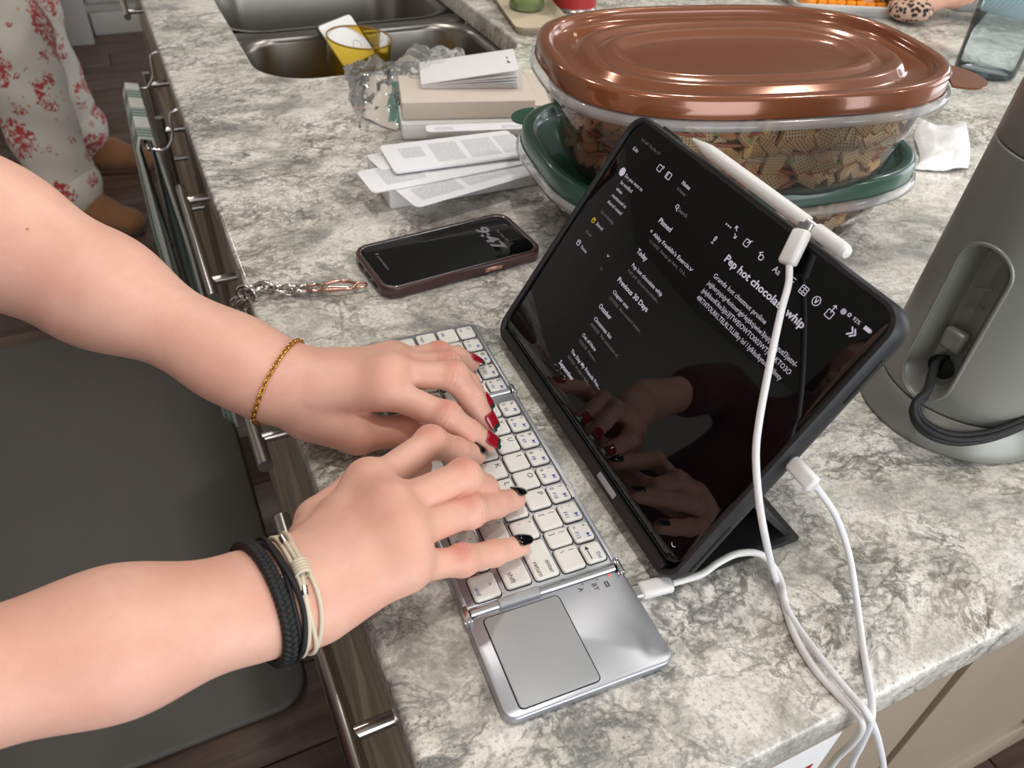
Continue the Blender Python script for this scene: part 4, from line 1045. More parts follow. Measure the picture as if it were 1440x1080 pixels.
# ================================================================== PEOPLE
class Group:
    def __init__(s, f, prims, pad=0.02):
        s.f = f; s.lo = np.min([q.lo for q in prims], 0) - pad; s.hi = np.max([q.hi for q in prims], 0) + pad
    def __call__(s, P):
        out = np.full(len(P), 0.5, np.float32)
        k = ((P > s.lo) & (P < s.hi)).all(1)
        far = ~k
        if k.any(): out[k] = s.f(P[k])
        if far.any():
            q = P[far]; out[far] = np.maximum(np.sqrt((np.maximum(np.maximum(s.lo - q, q - s.hi), 0) ** 2).sum(1)) + 0.015, 0.015)
        return out
def union(groups):
    def f(P):
        d = groups[0](P)
        for g in groups[1:]: d = np.minimum(d, g(P))
        return d
    return f
FS = dict(I=1.0, M=1.02, R=0.96, P=0.86)
def hand_field(H, wrist, fore, elbow, up, wr=0.0265, fr=.0365, er=.043, scale=1.0, flush=None, upper=None):
    """one arm: palm of four metacarpals, five fingers, forearm (and upper arm)"""
    s_ = scale
    J = {k: [Vector(p) for p in H[k]] for k in 'IMRPT'}
    palm = []
    for k in 'IMRP':
        b = wrist.lerp(J[k][0], 0.22) + (J[k][0] - J['M'][0]) * 0.30
        palm.append(Cap(b, J[k][0] + (wrist - J[k][0]) * 0.06 - up * 0.0026 * s_, 0.0135 * s_, 0.0116 * s_ * FS[k], 0.86, up))
    palm.append(Cap(wrist - up * 0.002, wrist.lerp(J['M'][0], 0.25) - up * 0.002, wr * 0.97, wr * 0.88, 0.68, up))
    palm.append(Cap(wrist.lerp((J['R'][0] + J['M'][0]) / 2, 0.35) - up * 0.007, wrist.lerp((J['R'][0] + J['M'][0]) / 2, 0.8) - up * 0.007, 0.017 * s_, 0.018 * s_, 0.6, up))
    fp = chain(palm, 0.015 * s_)
    for k in 'IMRP': palm_k = Cap(J[k][0] - up * 0.0006, J[k][0] - up * 0.0006, 0.0090 * s_ * FS[k], 0.0090 * s_ * FS[k]); palm.append(palm_k)
    th = [Cap(wrist.lerp(J['T'][0], 0.7), J['T'][1], 0.0150 * s_, 0.0125 * s_), Cap(J['T'][0], J['T'][1], 0.0150 * s_, 0.0120 * s_), Cap(J['T'][1], J['T'][2], 0.0120 * s_, 0.0102 * s_), Cap(J['T'][2], J['T'][3], 0.0102 * s_, 0.0080 * s_), Cap(J['T'][0], J['I'][0].lerp(wrist, 0.35), 0.012 * s_, 0.010 * s_)]
    ft = chain(th, 0.005 * s_)
    arm = [Cap(wrist, wrist.lerp(fore, 0.25), wr, wr * 1.06, 0.74, up), Cap(wrist.lerp(fore, 0.2), fore, wr * 1.03, fr, 0.88, up), Cap(fore, elbow, fr, er, 0.94, up)]
    if upper is not None: arm.append(Cap(elbow, upper, er, min(er + .005, .048)))
    fa = chain(arm, 0.030)
    fing = []; allp = palm + th + arm
    for k in 'IMRP':
        a, b, c, d = J[k]; q = FS[k] * s_
        pr = [Cap(a.lerp(wrist, .08) - up * .002, b, 0.0100 * q, 0.0089 * q), Cap(b, c, 0.0094 * q, 0.0082 * q), Cap(c, d, 0.0083 * q, 0.0070 * q), Cap(b, b, 0.0097 * q, 0.0097 * q)]
        fing.append((chain(pr, 0.0035 * s_), pr, a, b, c, d, q)); allp += pr
    if flush is not None:
        for (f_, pr, a, b, c, d, q) in fing:
            flush += [(b + up * .008, .0055, .95), (a + up * .008, .0075, .32), (c + up * .006, .004, .4), (d, .007, .4)]
        flush += [(J['T'][2], .010, .5)]
    kn = [(V3(a + up * 0.009), 0.0090) for (_, _, a, _, _, _, _) in fing]
    def f(P):
        p0 = fp(P)
        for q in palm[-4:]: p0 = smin(p0, q(P), 0.006)
        base = smin(p0, fa(P), 0.014)
        base = smin(base, ft(P), 0.007)
        tot = base
        for (f_, pr, a, b, c, d, q) in fing:
            di = f_(P)
            # skin folds over the two finger joints, on the back of the finger
            for j, pa_, pb_, amp in ((b, a, c, 0.00050), (c, b, d, 0.00034)):
                ax_ = V3((pb_ - pa_).normalized()); w = P - V3(j); al = w @ ax_; r2 = (w * w).sum(1)
                dors = w @ V3(up)
                di = di + np.where(dors > 0, amp * np.cos(al * 2 * PI / 0.0030) * np.exp(-(al / 0.0038) ** 2) * np.exp(-r2 / 0.00018), 0)
            fi = smin(p0, di, 0.006)
            tot = smin(tot, fi, 0.0012)
        return tot
    return Group(f, allp), fing, J
def px(H): return {k: [A(*q[:3]) for q in v] for k, v in H.items()}
LHAND = dict(I=[(543, 543, .051), (628, 586, .040), (660, 609, .027), (683, 622, .0175)],
             M=[(548, 522, .053), (638, 528, .046), (664, 562, .031), (683, 593, .0172)],
             R=[(552, 509, .045), (630, 513, .041), (658, 541, .029), (677, 567, .0165)],
             P=[(556, 503, .036), (617, 497, .031), (643, 502, .024), (663, 511, .0160)],
             T=[(432, 588, .026), (503, 610, .020), (572, 606, .017), (612, 598, .015)])
RHAND = dict(I=[(520, 674, .058), (606, 622, .050), (641, 634, .033), (668, 640, .0180)],
             M=[(548, 706, .063), (652, 670, .053), (680, 688, .034), (676, 704, .0180)],
             R=[(566, 748, .060), (660, 719, .042), (697, 709, .028), (724, 702, .0178)],
             P=[(573, 795, .050), (650, 788, .035), (694, 778, .025), (731, 768, .0172)],
             T=[(452, 735, .036), (500, 695, .024), (548, 668, .018), (590, 655, .016)])
UPV = Vector((0, 0, 1))
Lw = A(402, 543, .040); Lf = A(140, 407, .078); Le = A(-10, 330, .108); Ls = Vector((-0.36, 0.50, 0.33))
Rw = A(418, 833, .050); Rf = A(170, 900, .070); Re = Vector((-0.285, 0.115, 0.112)); Rs = Vector((-0.43, 0.13, 0.36))
FL = []
gL, fgL, JL = hand_field(px(LHAND), Lw, Lf, Le, Vector((-0.05, -0.05, 1)).normalized(), 0.0232, 0.0338, 0.0405, 1.0, FL, Le.lerp(Ls, 0.6))
gR, fgR, JR = hand_field(px(RHAND), Rw, Rf, Re, Vector((-0.08, -0.05, 1)).normalized(), 0.0188, 0.0262, 0.0335, 1.0, FL, Re.lerp(Rs, 0.6))
def body_mesh(name, parts, m, parent, flush=None):
    """parts: (field, lo, hi, h), joined into one mesh"""
    VV = []; QQ = []; n = 0
    for f, lo, hi, h in parts:
        P, Q = surface(f, lo, hi, h); VV.append(P); QQ.append(Q + n); n += len(P)
    P = np.concatenate(VV); Q = np.concatenate(QQ)
    me = bpy.data.meshes.new(name); me.vertices.add(len(P)); me.vertices.foreach_set('co', P.ravel())
    me.loops.add(Q.size); me.loops.foreach_set('vertex_index', Q.ravel().astype(np.int32))
    me.polygons.add(len(Q)); me.polygons.foreach_set('loop_start', np.arange(0, Q.size, 4, dtype=np.int32)); me.polygons.foreach_set('loop_total', np.full(len(Q), 4, np.int32))
    me.polygons.foreach_set('use_smooth', np.ones(len(Q), bool)); me.update(); me.validate()
    if flush:
        F = np.zeros(len(P), np.float32)
        for c, r, a in flush: F += a * np.exp(-((P - V3(c)) ** 2).sum(1) / (r * r))
        at = me.attributes.new('flush', 'FLOAT', 'POINT'); at.data.foreach_set('value', np.clip(F, 0, 1))
    me.materials.append(m)
    o = bpy.data.objects.new(name, me); link(o, parent); return o
def head_field(c, fwd, s=1.0):
    """head with brow, nose, lips, chin and ears; c is the head centre"""
    c = Vector(c); f = Vector(fwd).normalized(); r = f.cross(UPV).normalized(); u = r.cross(f)
    P_ = lambda x, y, z: c + r * x * s + f * y * s + u * z * s
    pr = [Cap(P_(0, -.015, .035), P_(0, .005, .03), .078 * s, .074 * s), Cap(P_(0, .02, -.01), P_(0, .04, -.075), .060 * s, .034 * s), Cap(P_(0, -.02, -.02), P_(0, -.03, -.15), .052 * s, .050 * s)]
    small = [Cap(P_(0, .078, .005), P_(0, .098, -.028), .008 * s, .011 * s), Cap(P_(-.018, .078, -.052), P_(.018, .078, -.052), .007 * s, .007 * s), Cap(P_(-.015, .076, -.062), P_(.015, .076, -.062), .008 * s, .008 * s),
             Cap(P_(-.04, .066, .025), P_(.04, .066, .025), .011 * s, .011 * s), Cap(P_(-.074, -.005, .012), P_(-.072, -.005, -.022), .013 * s, .009 * s, .5, r), Cap(P_(.074, -.005, .012), P_(.072, -.005, -.022), .013 * s, .009 * s, .5, r)]
    a = chain(pr, .03 * s); b = [q for q in small]
    def fn(P):
        d = a(P)
        for q in b: d = smin(d, q(P), .010 * s)
        return d
    lo = np.min([q.lo for q in pr + small], 0) - .01; hi = np.max([q.hi for q in pr + small], 0) + .01
    return fn, lo, hi, P_
def eyes_hair(parent, P_, s=1.0, long_=True):
    for sx in (-1, 1):
        v, f = lathe([(0.0001, -.011), (.008, -.008), (.0112, 0), (.008, .008), (0.0001, .011)], 16)
        mk('eye', [Vector(p) * s + P_(sx * .031, .060, .008) for p in v], f, M_white, parent)
    hp = [Cap(P_(0, -.03, .045), P_(0, -.01, .05), .088 * s, .078 * s), Cap(P_(0, -.06, .0), P_(0, -.075, -.16 if long_ else -.05), .062 * s, .05 * s), Cap(P_(-.06, -.03, .0), P_(-.065, -.03, -.14 if long_ else -.02), .03 * s, .022 * s), Cap(P_(.06, -.03, .0), P_(.065, -.03, -.14 if long_ else -.02), .03 * s, .022 * s)]
    g = chain(hp, .02 * s); body_mesh('hair', [(g, np.min([q.lo for q in hp], 0), np.max([q.hi for q in hp], 0), .006)], M_hair, parent)
def cloth(name, prims, k, h, m, parent, extra=0.0):
    g = chain(prims, k)
    def f(P):
        w = 0.004 * np.sin(P[:, 2] * 34 + P[:, 0] * 21) * np.sin(P[:, 1] * 27 + P[:, 2] * 11) if extra else 0
        return g(P) - w * extra
    return body_mesh(name, [(f, np.min([q.lo for q in prims], 0) - .01, np.max([q.hi for q in prims], 0) + .01, h)], m, parent)

# ---- the person typing; only the forearms and hands are in the frame
per = empty('person', (0, 0, 0), 0, 'person typing, bare forearms and hands on the keyboard, gold and black bracelets', 'person')
hc = Vector((-0.36, 0.31, 0.62)); hf, hlo, hhi, HP = head_field(hc, (0.85, 0.05, -0.45))
lo = np.minimum(gL.lo, gL.lo); hi = gL.hi
skin = body_mesh('body', [(gL, gL.lo, gL.hi, 0.00115), (gR, gR.lo, gR.hi, 0.00115), (hf, hlo, hhi, .005)], M_skin, per, FL)
sh = [Cap((-0.44, 0.31, 0.30), (-0.44, 0.31, 0.0), .125, .115), Cap(Ls + Vector((-.02, -.03, .0)), Rs + Vector((-.0, .03, 0)), .068, .068), Cap((-0.42, 0.31, 0.36), (-0.40, 0.31, 0.45), .08, .058), Cap(Ls, Ls.lerp(Le, .5), .066, .062), Cap(Rs, Rs.lerp(Re, .5), .066, .062), Cap((-.45, .31, .05), (-.45, .31, -.05), .13, .145)]
cloth('t_shirt', sh, .04, .008, M_shirt, per, 1.0)
lg = [Cap((-.45, .25, -.05), (-.45, .22, -.45), .095, .062), Cap((-.45, .22, -.45), (-.46, .21, -.84), .058, .036), Cap((-.45, .37, -.05), (-.45, .40, -.45), .095, .062), Cap((-.45, .40, -.45), (-.46, .41, -.84), .058, .036), Cap((-.45, .25, -.02), (-.45, .37, -.02), .115, .115)]
cloth('leggings', lg, .03, .009, M_jeans, per)
for y in (.21, .41): cloth('sock', [Cap((-.47, y, -.868), (-.30, y, -.880), .036, .028, .9)], .01, .006, M_box, per)
eyes_hair(per, HP)

# ---- finger nails
def nail(parent, c, d, prev, up, q, mats_, L=0.0125, ext=0.0045, wid=0.0047):
    a = (d - c).normalized(); n = prev * 1.0 + up * 0.8; n = (n - a * n.dot(a)).normalized(); s_ = a.cross(n)
    R_ = 0.0075 * q; nu, nv = 8, 12; V = []; F = []; MI = []
    for j in range(nv + 1):
        t = j / nv; al = -0.0055 + t * (L + ext * 0.0)
        w = wid * q * (1.0 if t < .55 else math.sqrt(max(1 - ((t - .55) / .50) ** 2, 0.03)))
        if t < .12: w *= .8 + .2 * t / .12
        rad = R_ * (1.0 - 0.10 * t) + 0.0006 + 0.0003 * math.sin(t * PI) - 0.0009 * t * t
        for i in range(nu + 1):
            u = -1 + 2 * i / nu; ang = u * min(w / (R_), 1.1)
            V.append(d + a * al + s_ * (math.sin(ang) * rad) + n * (math.cos(ang) * rad))
    for j in range(nv):
        for i in range(nu):
            k = j * (nu + 1) + i; F.append((k, k + 1, k + nu + 2, k + nu + 1))
            t = (j + .5) / nv
            MI.append(0 if len(mats_) == 1 or t < .60 + .12 * ((i + .5) / nu - .5) else (1 if t < .78 + .1 * ((i + .5) / nu - .5) else 2))
    o = mk('finger_nail', V, F, None, parent, True, None, mats_, MI)
    md = o.modifiers.new('thick', 'SOLIDIFY'); md.thickness = 0.0006; md.offset = 0.2
    return o
for (f_, pr, a, b, c, d, q) in fgL:
    o = nail(skin, c, d, (c - b).normalized(), Vector((-.05, -.1, 1)), q, [M_nailr, M_nailg, M_nailw], 0.0158)
    o['label'] = 'red finger nail with a green and white tip'
for (f_, pr, a, b, c, d, q) in fgR:
    o = nail(skin, c, d, (c - b).normalized(), Vector((-.05, -.1, 1)), q, [M_nailb], 0.0125)
    o['label'] = 'glossy black finger nail'

# ---- bracelets: rings that follow the wrist
def wrist_ring(g, c, axis, up, off, n=48, tilt=0.0, cup=None, wob=0.0):
    axis = axis.normalized(); u = (up - axis * up.dot(axis)).normalized(); s_ = axis.cross(u); out = []
    for k in range(n):
        a = 2 * PI * k / n; d = (u * math.cos(a) + s_ * math.sin(a)).normalized(); d2 = d + axis * (tilt * math.sin(a) + wob * math.sin(3 * a + 1))
        d2.normalize(); lo_, hi_ = 0.005, 0.07
        T = np.linspace(lo_, hi_, 120, dtype=np.float32); P = (V3(c)[None] + T[:, None] * V3(d2)[None]); F = g(P)
        i = int(np.argmax(F > off)); out.append(Vector(c) + d2 * float(T[i]))
    # soften
    for _ in range(2): out = [(out[i - 1] + out[i] * 2 + out[(i + 1) % n]) / 4 for i in range(n)]
    return out
axL = (Lf - Lw).normalized(); cL = Lw + axL * 0.006
gb = empty('bracelet', cL, 0, 'thin gold curb chain bracelet round the upper wrist in the picture', 'bracelet')
rg = wrist_ring(gL, cL, axL, UPV, 0.0014, 60, 0.10)
rg = [q - cL for q in rg]
Lr = sum((rg[i] - rg[i - 1]).length for i in range(len(rg))); nl = int(Lr / 0.0026)
rs = []; acc = 0; tgt = 0
cum = [0]
for i in range(len(rg)): cum.append(cum[-1] + (rg[(i + 1) % len(rg)] - rg[i]).length)
def at_len(x):
    for i in range(len(rg)):
        if cum[i + 1] >= x:
            t = (x - cum[i]) / (cum[i + 1] - cum[i] + 1e-9); return rg[i].lerp(rg[(i + 1) % len(rg)], t)
    return rg[0]
for k in range(nl):
    q = at_len(k * cum[-1] / nl); q2 = at_len(((k + .6) * cum[-1] / nl) % cum[-1]); d = (q2 - q).normalized(); out_ = q.normalized()
    nn = (out_ + (d.cross(out_)) * (0.55 if k % 2 else -0.55))
    e_ = nn.cross(d).normalized()
    pts_ = [q + d * (0.0021 * math.cos(2 * PI * j / 10)) + e_ * (0.0012 * math.sin(2 * PI * j / 10)) for j in range(10)]
    if k == 0: pass
    v, f = tube_vf(pts_, 0.00042, 5, True); mk('link', v, f, M_gold, gb)
axR = (Rf - Rw).normalized()
def strands(name, c, offs, r, m, label, tilt=0.0, braid=False, extra=None):
    e = empty(name, c, 0, label, 'bracelet')
    for (da, off, wob) in offs:
        cc = c + axR * da
        rg_ = [q - c for q in wrist_ring(gR, cc, axR, UPV, off, 96 if braid else 56, tilt, None, wob)]
        if not braid: tube('strand', rg_, r, m, e, 8, True)
        else:
            n = len(rg_)
            for k3 in range(3):
                path = []
                M_ = n * 4
                for i in range(M_):
                    x = i / 4; q = rg_[int(x) % n].lerp(rg_[(int(x) + 1) % n], x % 1); o_ = q.normalized()
                    ph_ = 2 * PI * (i / M_ * 22 + k3 / 3)
                    path.append(q + axR * (0.0021 * math.sin(ph_)) + o_ * (0.0010 * math.sin(2 * ph_)))
                tube('strand', path, r, m, e, 7, True)
    return e
cR = Rw + axR * 0.002
strands('bracelet', cR + axR * 0.0152, [(0, .0020, 0)], 0.0017, M_cord, 'thick black braided cord bracelet, farthest from the hand', 0.10, True)
bb = strands('bracelet', cR + axR * 0.0078, [(-.0012, .0012, .02), (.0014, .0014, -.03), (.0004, .0030, .05)], 0.0012, M_cord, 'thin black cord bracelet of several strands between the braided one and the cream one', 0.06)
cb = strands('bracelet', cR + axR * 0.0010, [(-.0030, .0011, .05), (0.0, .0012, -.06), (.0026, .0013, .02)], 0.0011, M_cream, 'cream cord bracelet with a wrapped knot and metal end beads', 0.0)
kn_ = [q - (cR + axR * 0.001) for q in wrist_ring(gR, cR + axR * 0.001, axR, UPV, .0022, 56)]
k0 = min(range(56), key=lambda i: (kn_[i] - (A(411, 800, .075) - (cR + axR * .001))).length)
kp_ = [kn_[(k0 + i) % 56] for i in range(-2, 3)]
for i in range(5):
    q = kp_[2] + (kp_[3] - kp_[1]) * (0.28 * (i - 2)); d = (kp_[3] - kp_[1]).normalized()
    ring('knot', q, 0.0032, d, 0.0009, M_cream, cb, 1.0, axR)
for s_, pxl in ((1, (397, 756, .074)), (-1, (429, 836, .070))):
    e_ = A(*pxl) - (cR + axR * .001); st = kp_[2]
    tube('cord_end', smooth_path([st, st.lerp(e_, .5) + UPV * .001, e_], 5), 0.0010, M_cream, cb, 8)
    d = (e_ - st).normalized(); tube('end_bead', [e_ - d * .004, e_ + d * .0005], 0.0018, M_silver, cb, 10)
# little silver charm under the braided bracelet
chm = A(402, 926, .034) - (cR + axR * .0078)
ring('charm_ring', chm, 0.0018, (1, 0, .3), 0.0006, M_silver, bb)
tube('charm', [chm - Vector((0, 0, .002)), chm - Vector((.0005, .0005, .009))], 0.0011, M_silver, bb, 8)

# ---- the person in printed pajama trousers
p2 = empty('person', (-0.40, 2.6, FZ), 0, 'person standing in white pajama trousers with red print and tan slippers', 'person')
def rel(prims, o): return prims
PT = [Cap((-.30, 2.42, -.80), (-.33, 2.50, -.35), .085, .115), Cap((-.33, 2.50, -.35), (-.37, 2.58, 0.03), .115, .15), Cap((-.25, 2.80, -.78), (-.30, 2.80, -.35), .075, .105), Cap((-.30, 2.80, -.35), (-.37, 2.76, .03), .105, .14), Cap((-.40, 2.58, .06), (-.40, 2.78, .06), .14, .14)]
def to_local(o, par):
    off = np.array(par.location, np.float32)
    me = o.data; n = len(me.vertices); co = np.empty(n * 3, np.float32); me.vertices.foreach_get('co', co)
    co = (co.reshape(-1, 3) - off); me.vertices.foreach_set('co', co.ravel()); me.update()
tro = cloth('trousers', PT, .03, .010, M_print, p2, 1.6); to_local(tro, p2)
for (x, y, z) in ((-.30, 2.42, -.80), (-.25, 2.80, -.78)):
    c_ = cloth('trouser_cuff', [Cap((x - .01, y, z - .01), (x + .01, y, z + .01), .092, .094, .85)], .01, .008, M_print, p2, 1.0); to_local(c_, p2)
hf2, l2_, h2_, HP2 = head_field((-0.46, 2.68, 0.66), (0.8, -0.5, -0.2))
hg, fg2, _ = hand_field({k: [Vector(q) for q in v] for k, v in dict(
    I=[(-.25, 2.42, .10), (-.22, 2.40, .08), (-.205, 2.39, .06), (-.20, 2.385, .045)], M=[(-.25, 2.44, .10), (-.215, 2.42, .08), (-.20, 2.41, .06), (-.195, 2.405, .04)],
    R=[(-.255, 2.46, .10), (-.22, 2.44, .08), (-.205, 2.43, .06), (-.20, 2.425, .04)], P=[(-.26, 2.475, .10), (-.235, 2.46, .08), (-.22, 2.45, .065), (-.215, 2.445, .05)],
    T=[(-.30, 2.41, .09), (-.27, 2.39, .09), (-.245, 2.385, .08), (-.23, 2.38, .07)]).items()}, Vector((-.32, 2.45, .12)), Vector((-.42, 2.46, .12)), Vector((-.50, 2.46, .12)), UPV, .026, .036, .042, 1.0, None, Vector((-.48, 2.50, .38)))
lk = [Cap((-.48, 2.50, .38), (-.46, 2.66, .46), .045, .045), Cap((-.46, 2.66, .46), (-.455, 2.68, .56), .045, .045)]
u2 = union([hg, Group(hf2, [Cap(l2_, h2_, .01, .01)]), Group(chain(lk, .02), lk)])
bd = body_mesh('body', [(u2, np.minimum(hg.lo, l2_) - .02, np.maximum(hg.hi, h2_) + .02, .0032)], M_skin, p2, [((-.2, 2.4, .05), .02, .3)]); to_local(bd, p2)
top2 = cloth('sweater', [Cap((-.46, 2.68, .38), (-.41, 2.68, .12), .135, .15), Cap((-.46, 2.52, .40), (-.46, 2.84, .40), .07, .07), Cap((-.48, 2.50, .40), (-.50, 2.46, .13), .058, .05), Cap((-.50, 2.46, .13), (-.40, 2.46, .125), .05, .043), Cap((-.46, 2.86, .40), (-.48, 2.90, .10), .058, .05), Cap((-.48, 2.90, .10), (-.40, 2.88, -.05), .05, .04)], .04, .009, M_sweat, p2); to_local(top2, p2)
ey = empty('x', (0, 0, 0)); bpy.data.objects.remove(ey)
_lm = Matrix.Translation(Vector(p2.location))
def eyes_hair_local(par, P_):
    off = Vector(par.location); eyes_hair(par, lambda x, y, z: P_(x, y, z) - off)
eyes_hair_local(p2, HP2)
for (x, y, a, lb) in ((-.245, 2.375, -35, 'front'), (-.185, 2.785, -20, 'rear')):
    d = Vector((math.cos(math.radians(a)), math.sin(math.radians(a)), 0)); off = Vector(p2.location)
    c = Vector((x, y, FZ + .05))
    pr = [Cap(c - d * .10 + Vector((0, 0, .01)), c + d * .02 + Vector((0, 0, .012)), .045, .050), Cap(c, c + d * .105 - Vector((0, 0, .008)), .052, .044, .85)]
    sl = cloth('slipper', [Cap(q.a, q.b, q.ra, q.rb, q.flat) for q in pr], .02, .006, M_suede, p2); to_local(sl, p2)
    m = MB(); pts_ = [c - off + d * (.145 * math.cos(t)) * (1 if math.cos(t) > 0 else 1) + Vector((-d.y, d.x, 0)) * (.052 * math.sin(t)) for t in [2 * PI * k / 32 for k in range(32)]]
    zb = FZ - off.z
    v, f = loft([[(q.x, q.y, zb + z) for q in pts_] for z in (0.002, 0.016)]); mk('sole', v, f, M_sole, sl)

# ---- the person with the grey sleeve at the far right
p3 = empty('person', (1.95, 0.75, FZ), 0, 'person seated across the island, hand and grey ribbed sleeve on the counter', 'person')
W3 = Vector((1.268, 0.893, .040)); d3 = Vector((-0.75, 0.55, -0.05)).normalized(); s3 = Vector((d3.y, -d3.x, 0)).normalized()
def fing3(off, L, k):
    a = W3 + d3 * .080 + s3 * off + Vector((0, 0, .006)); b = a + d3 * L[0] + Vector((0, 0, .002)); c = b + d3 * (L[1] * .85) - Vector((0, 0, .012)); e = c + d3 * (L[2] * .8) - Vector((0, 0, .008)); e.z = .0085
    return [a, b, c, e]
H3 = dict(I=fing3(-.027, (.040, .023, .017), 0), M=fing3(-.009, (.044, .026, .018), 1), R=fing3(.009, (.040, .024, .018), 2), P=fing3(.025, (.032, .018, .016), 3),
          T=[W3 + d3 * .022 - s3 * .026, W3 + d3 * .055 - s3 * .045 - Vector((0, 0, .012)), W3 + d3 * .085 - s3 * .050 - Vector((0, 0, .016)), W3 + d3 * .105 - s3 * .048 - Vector((0, 0, .020))])
g3, f3, _ = hand_field(H3, W3, W3 - d3 * .12 + Vector((0, 0, .02)), W3 - d3 * .22 + Vector((0, 0, .03)), UPV, .027, .037, .036, 1.05, None, Vector((1.80, .66, .27)))
hf3, l3_, h3_, HP3 = head_field((1.80, 0.70, 0.52), (-0.9, 0.1, -0.3))
FL3 = [(H3[k][1], .01, .6) for k in 'IMRP']
lk = [Cap((1.80, .66, .27), (1.80, .70, .38), .045, .045), Cap((1.80, .70, .38), (1.80, .70, .46), .045, .045)]
u3 = union([g3, Group(hf3, [Cap(l3_, h3_, .01, .01)]), Group(chain(lk, .02), lk)])
b3 = body_mesh('body', [(u3, np.minimum(g3.lo, l3_) - .02, np.maximum(g3.hi, h3_) + .02, .0026)], M_skin, p3, FL3); to_local(b3, p3)
e3 = W3 - d3 * .26 + Vector((0, 0, .025))
sw = cloth('sweater', [Cap(W3 - d3 * .012 + Vector((0, 0, .006)), W3 - d3 * .10 + Vector((0, 0, .014)), .036, .042), Cap(W3 - d3 * .10 + Vector((0, 0, .014)), e3 + Vector((0, 0, .0)), .042, .048), Cap(e3, (1.80, .62, .26), .048, .065), Cap((1.86, .62, .27), (1.86, .92, .27), .07, .07), Cap((1.88, .77, .26), (1.90, .77, -.20), .13, .14), Cap((1.84, .90, .27), (1.72, .98, .02), .062, .05)], .03, .0055, M_sweat, p3); to_local(sw, p3)
tr3 = cloth('trousers', [Cap((1.90, .72, -.28), (1.60, .68, -.34), .10, .075), Cap((1.90, .86, -.28), (1.60, .90, -.34), .10, .075), Cap((1.60, .68, -.36), (1.62, .68, -.84), .065, .045), Cap((1.60, .90, -.36), (1.62, .90, -.84), .065, .045)], .02, .010, M_jeans, p3); to_local(tr3, p3)
eyes_hair_local(p3, HP3)
st_ = empty('bar_stool', (1.92, 0.78, FZ), 0, 'dark round bar stool under the person in the grey sweater', 'stool')
v, f = lathe([(0.001, .50), (.17, .50), (.18, .51), (.18, .53), (.17, .54), (.001, .545)], 40); mk('seat', v, f, M_black, st_)
for k in range(4):
    a = PI / 4 + k * PI / 2; tube('leg', [(.12 * math.cos(a), .12 * math.sin(a), .50), (.19 * math.cos(a), .19 * math.sin(a), .005)], .013, M_gdark, st_)

# ================================================================== SNACK TUBS
def tub(cx, cy, yaw, hx, hy, z0, ztop, lidm, label_tub, label_lid, bot, tabs, n=3.0):
    h = ztop - z0
    t = empty('snack_tub', (cx, cy, z0), yaw, label_tub, 'tub')
    def wall(k):     # k 0 bottom .. 1 rim: half sizes of the inside
        s = bot + (0.93 - bot) * k ** 0.8
        return hx * s, hy * s
    rings = []
    for ins, z in ((.03, .0), (.004, .0006), (0, .004)):
        a, b = wall(0); rings.append([(x, y, z) for x, y in superell(a - ins, b - ins, n)])
    for k in (.2, .4, .52): a, b = wall(k); rings.append([(x, y, k * (h - .016)) for x, y in superell(a, b, n)])
    a, b = wall(.53); rings.append([(x, y, .54 * (h - .016)) for x, y in superell(a + .0025, b + .0025, n)])
    for k in (.7, .85, 1.0): a, b = wall(k); rings.append([(x, y, k * (h - .016)) for x, y in superell(a + .0025, b + .0025, n)])
    v, f = loft(rings, True, False); mk('body', v, f, M_tub, t)
    a, b = wall(1.0)
    rr = [superell(a + .002, b + .002, n), superell(hx - .001, hy - .001, n), superell(hx + .004, hy + .004, n), superell(hx + .0045, hy + .0045, n), superell(hx + .002, hy + .002, n)]
    zz = [h - .018, h - .016, h - .018, h - .023, h - .0235]
    v, f = loft([[(x, y, z) for x, y in q] for q, z in zip(rr, zz)], False, False); mk('rim', v, f, M_tubrim, t)
    L = empty('tub_lid', (cx, cy, z0), yaw, label_lid, 'lid')
    prof = [(-.0008, -.0150), (0, -.0150), (.0004, -.0030), (.0018, -.0008), (.0040, 0), (.0075, 0), (.0098, -.0010), (.0108, -.0035), (.0118, -.0080), (.0150, -.0096), (.0260, -.0096), (.0300, -.0085), (.0330, -.0045), (.0370, -.0036), (.0430, -.0040), (.0460, -.0062), (.0490, -.0068), (.0530, -.0040), (.0570, -.0034), (.0620, -.0050), (.0660, -.0080), (.072, -.0088)]
    rings = []
    for i, z in prof:
        nn = n - (i / .07) * .45
        rings.append([(x, y, h + z) for x, y in superell(hx - i, hy - i, max(nn, 2.3), 128)])
    prof2 = [(.10, -.0088)]
    rings.append([(x, y, h - .0088) for x, y in superell(hx - .10, hy - .10, 2.4, 128)])
    v, f = loft(rings, False, True)
    mk('lid_plate', v, f, lidm, L, True, 60)
    for (ang, ln, wd) in tabs:      # pull tabs on the corners
        c, s = math.cos(ang), math.sin(ang); k = (abs(c / hx) ** n + abs(s / hy) ** n) ** (-1 / n); p = Vector((c * k, s * k, 0))
        d = Vector((c, s, 0)); e = Vector((-s, c, 0)); out = []
        for q in range(21):
            a_ = -PI / 2 + PI * q / 20; out.append(p - d * .004 + d * (ln * math.cos(a_)) + e * (wd * math.sin(a_)))
        v, f = loft([[(q.x, q.y, h + z - .002 * (q - p).dot(d) / ln) for q in out] for z in (-.0050, -.0035)]); mk('pull_tab', v, f, lidm, L, True, 50)
    return t, L, wall, h
TUBS = []
TUBS.append(tub(0.436, 0.454, -0.13, 0.1765, 0.1185, 0.0005, 0.0880, M_green, 'clear snack tub with the green lid, full of snack mix, under the other tub', 'dark green plastic lid on the lower snack tub', 0.76, [(math.radians(152), .019, .020)], 3.4))
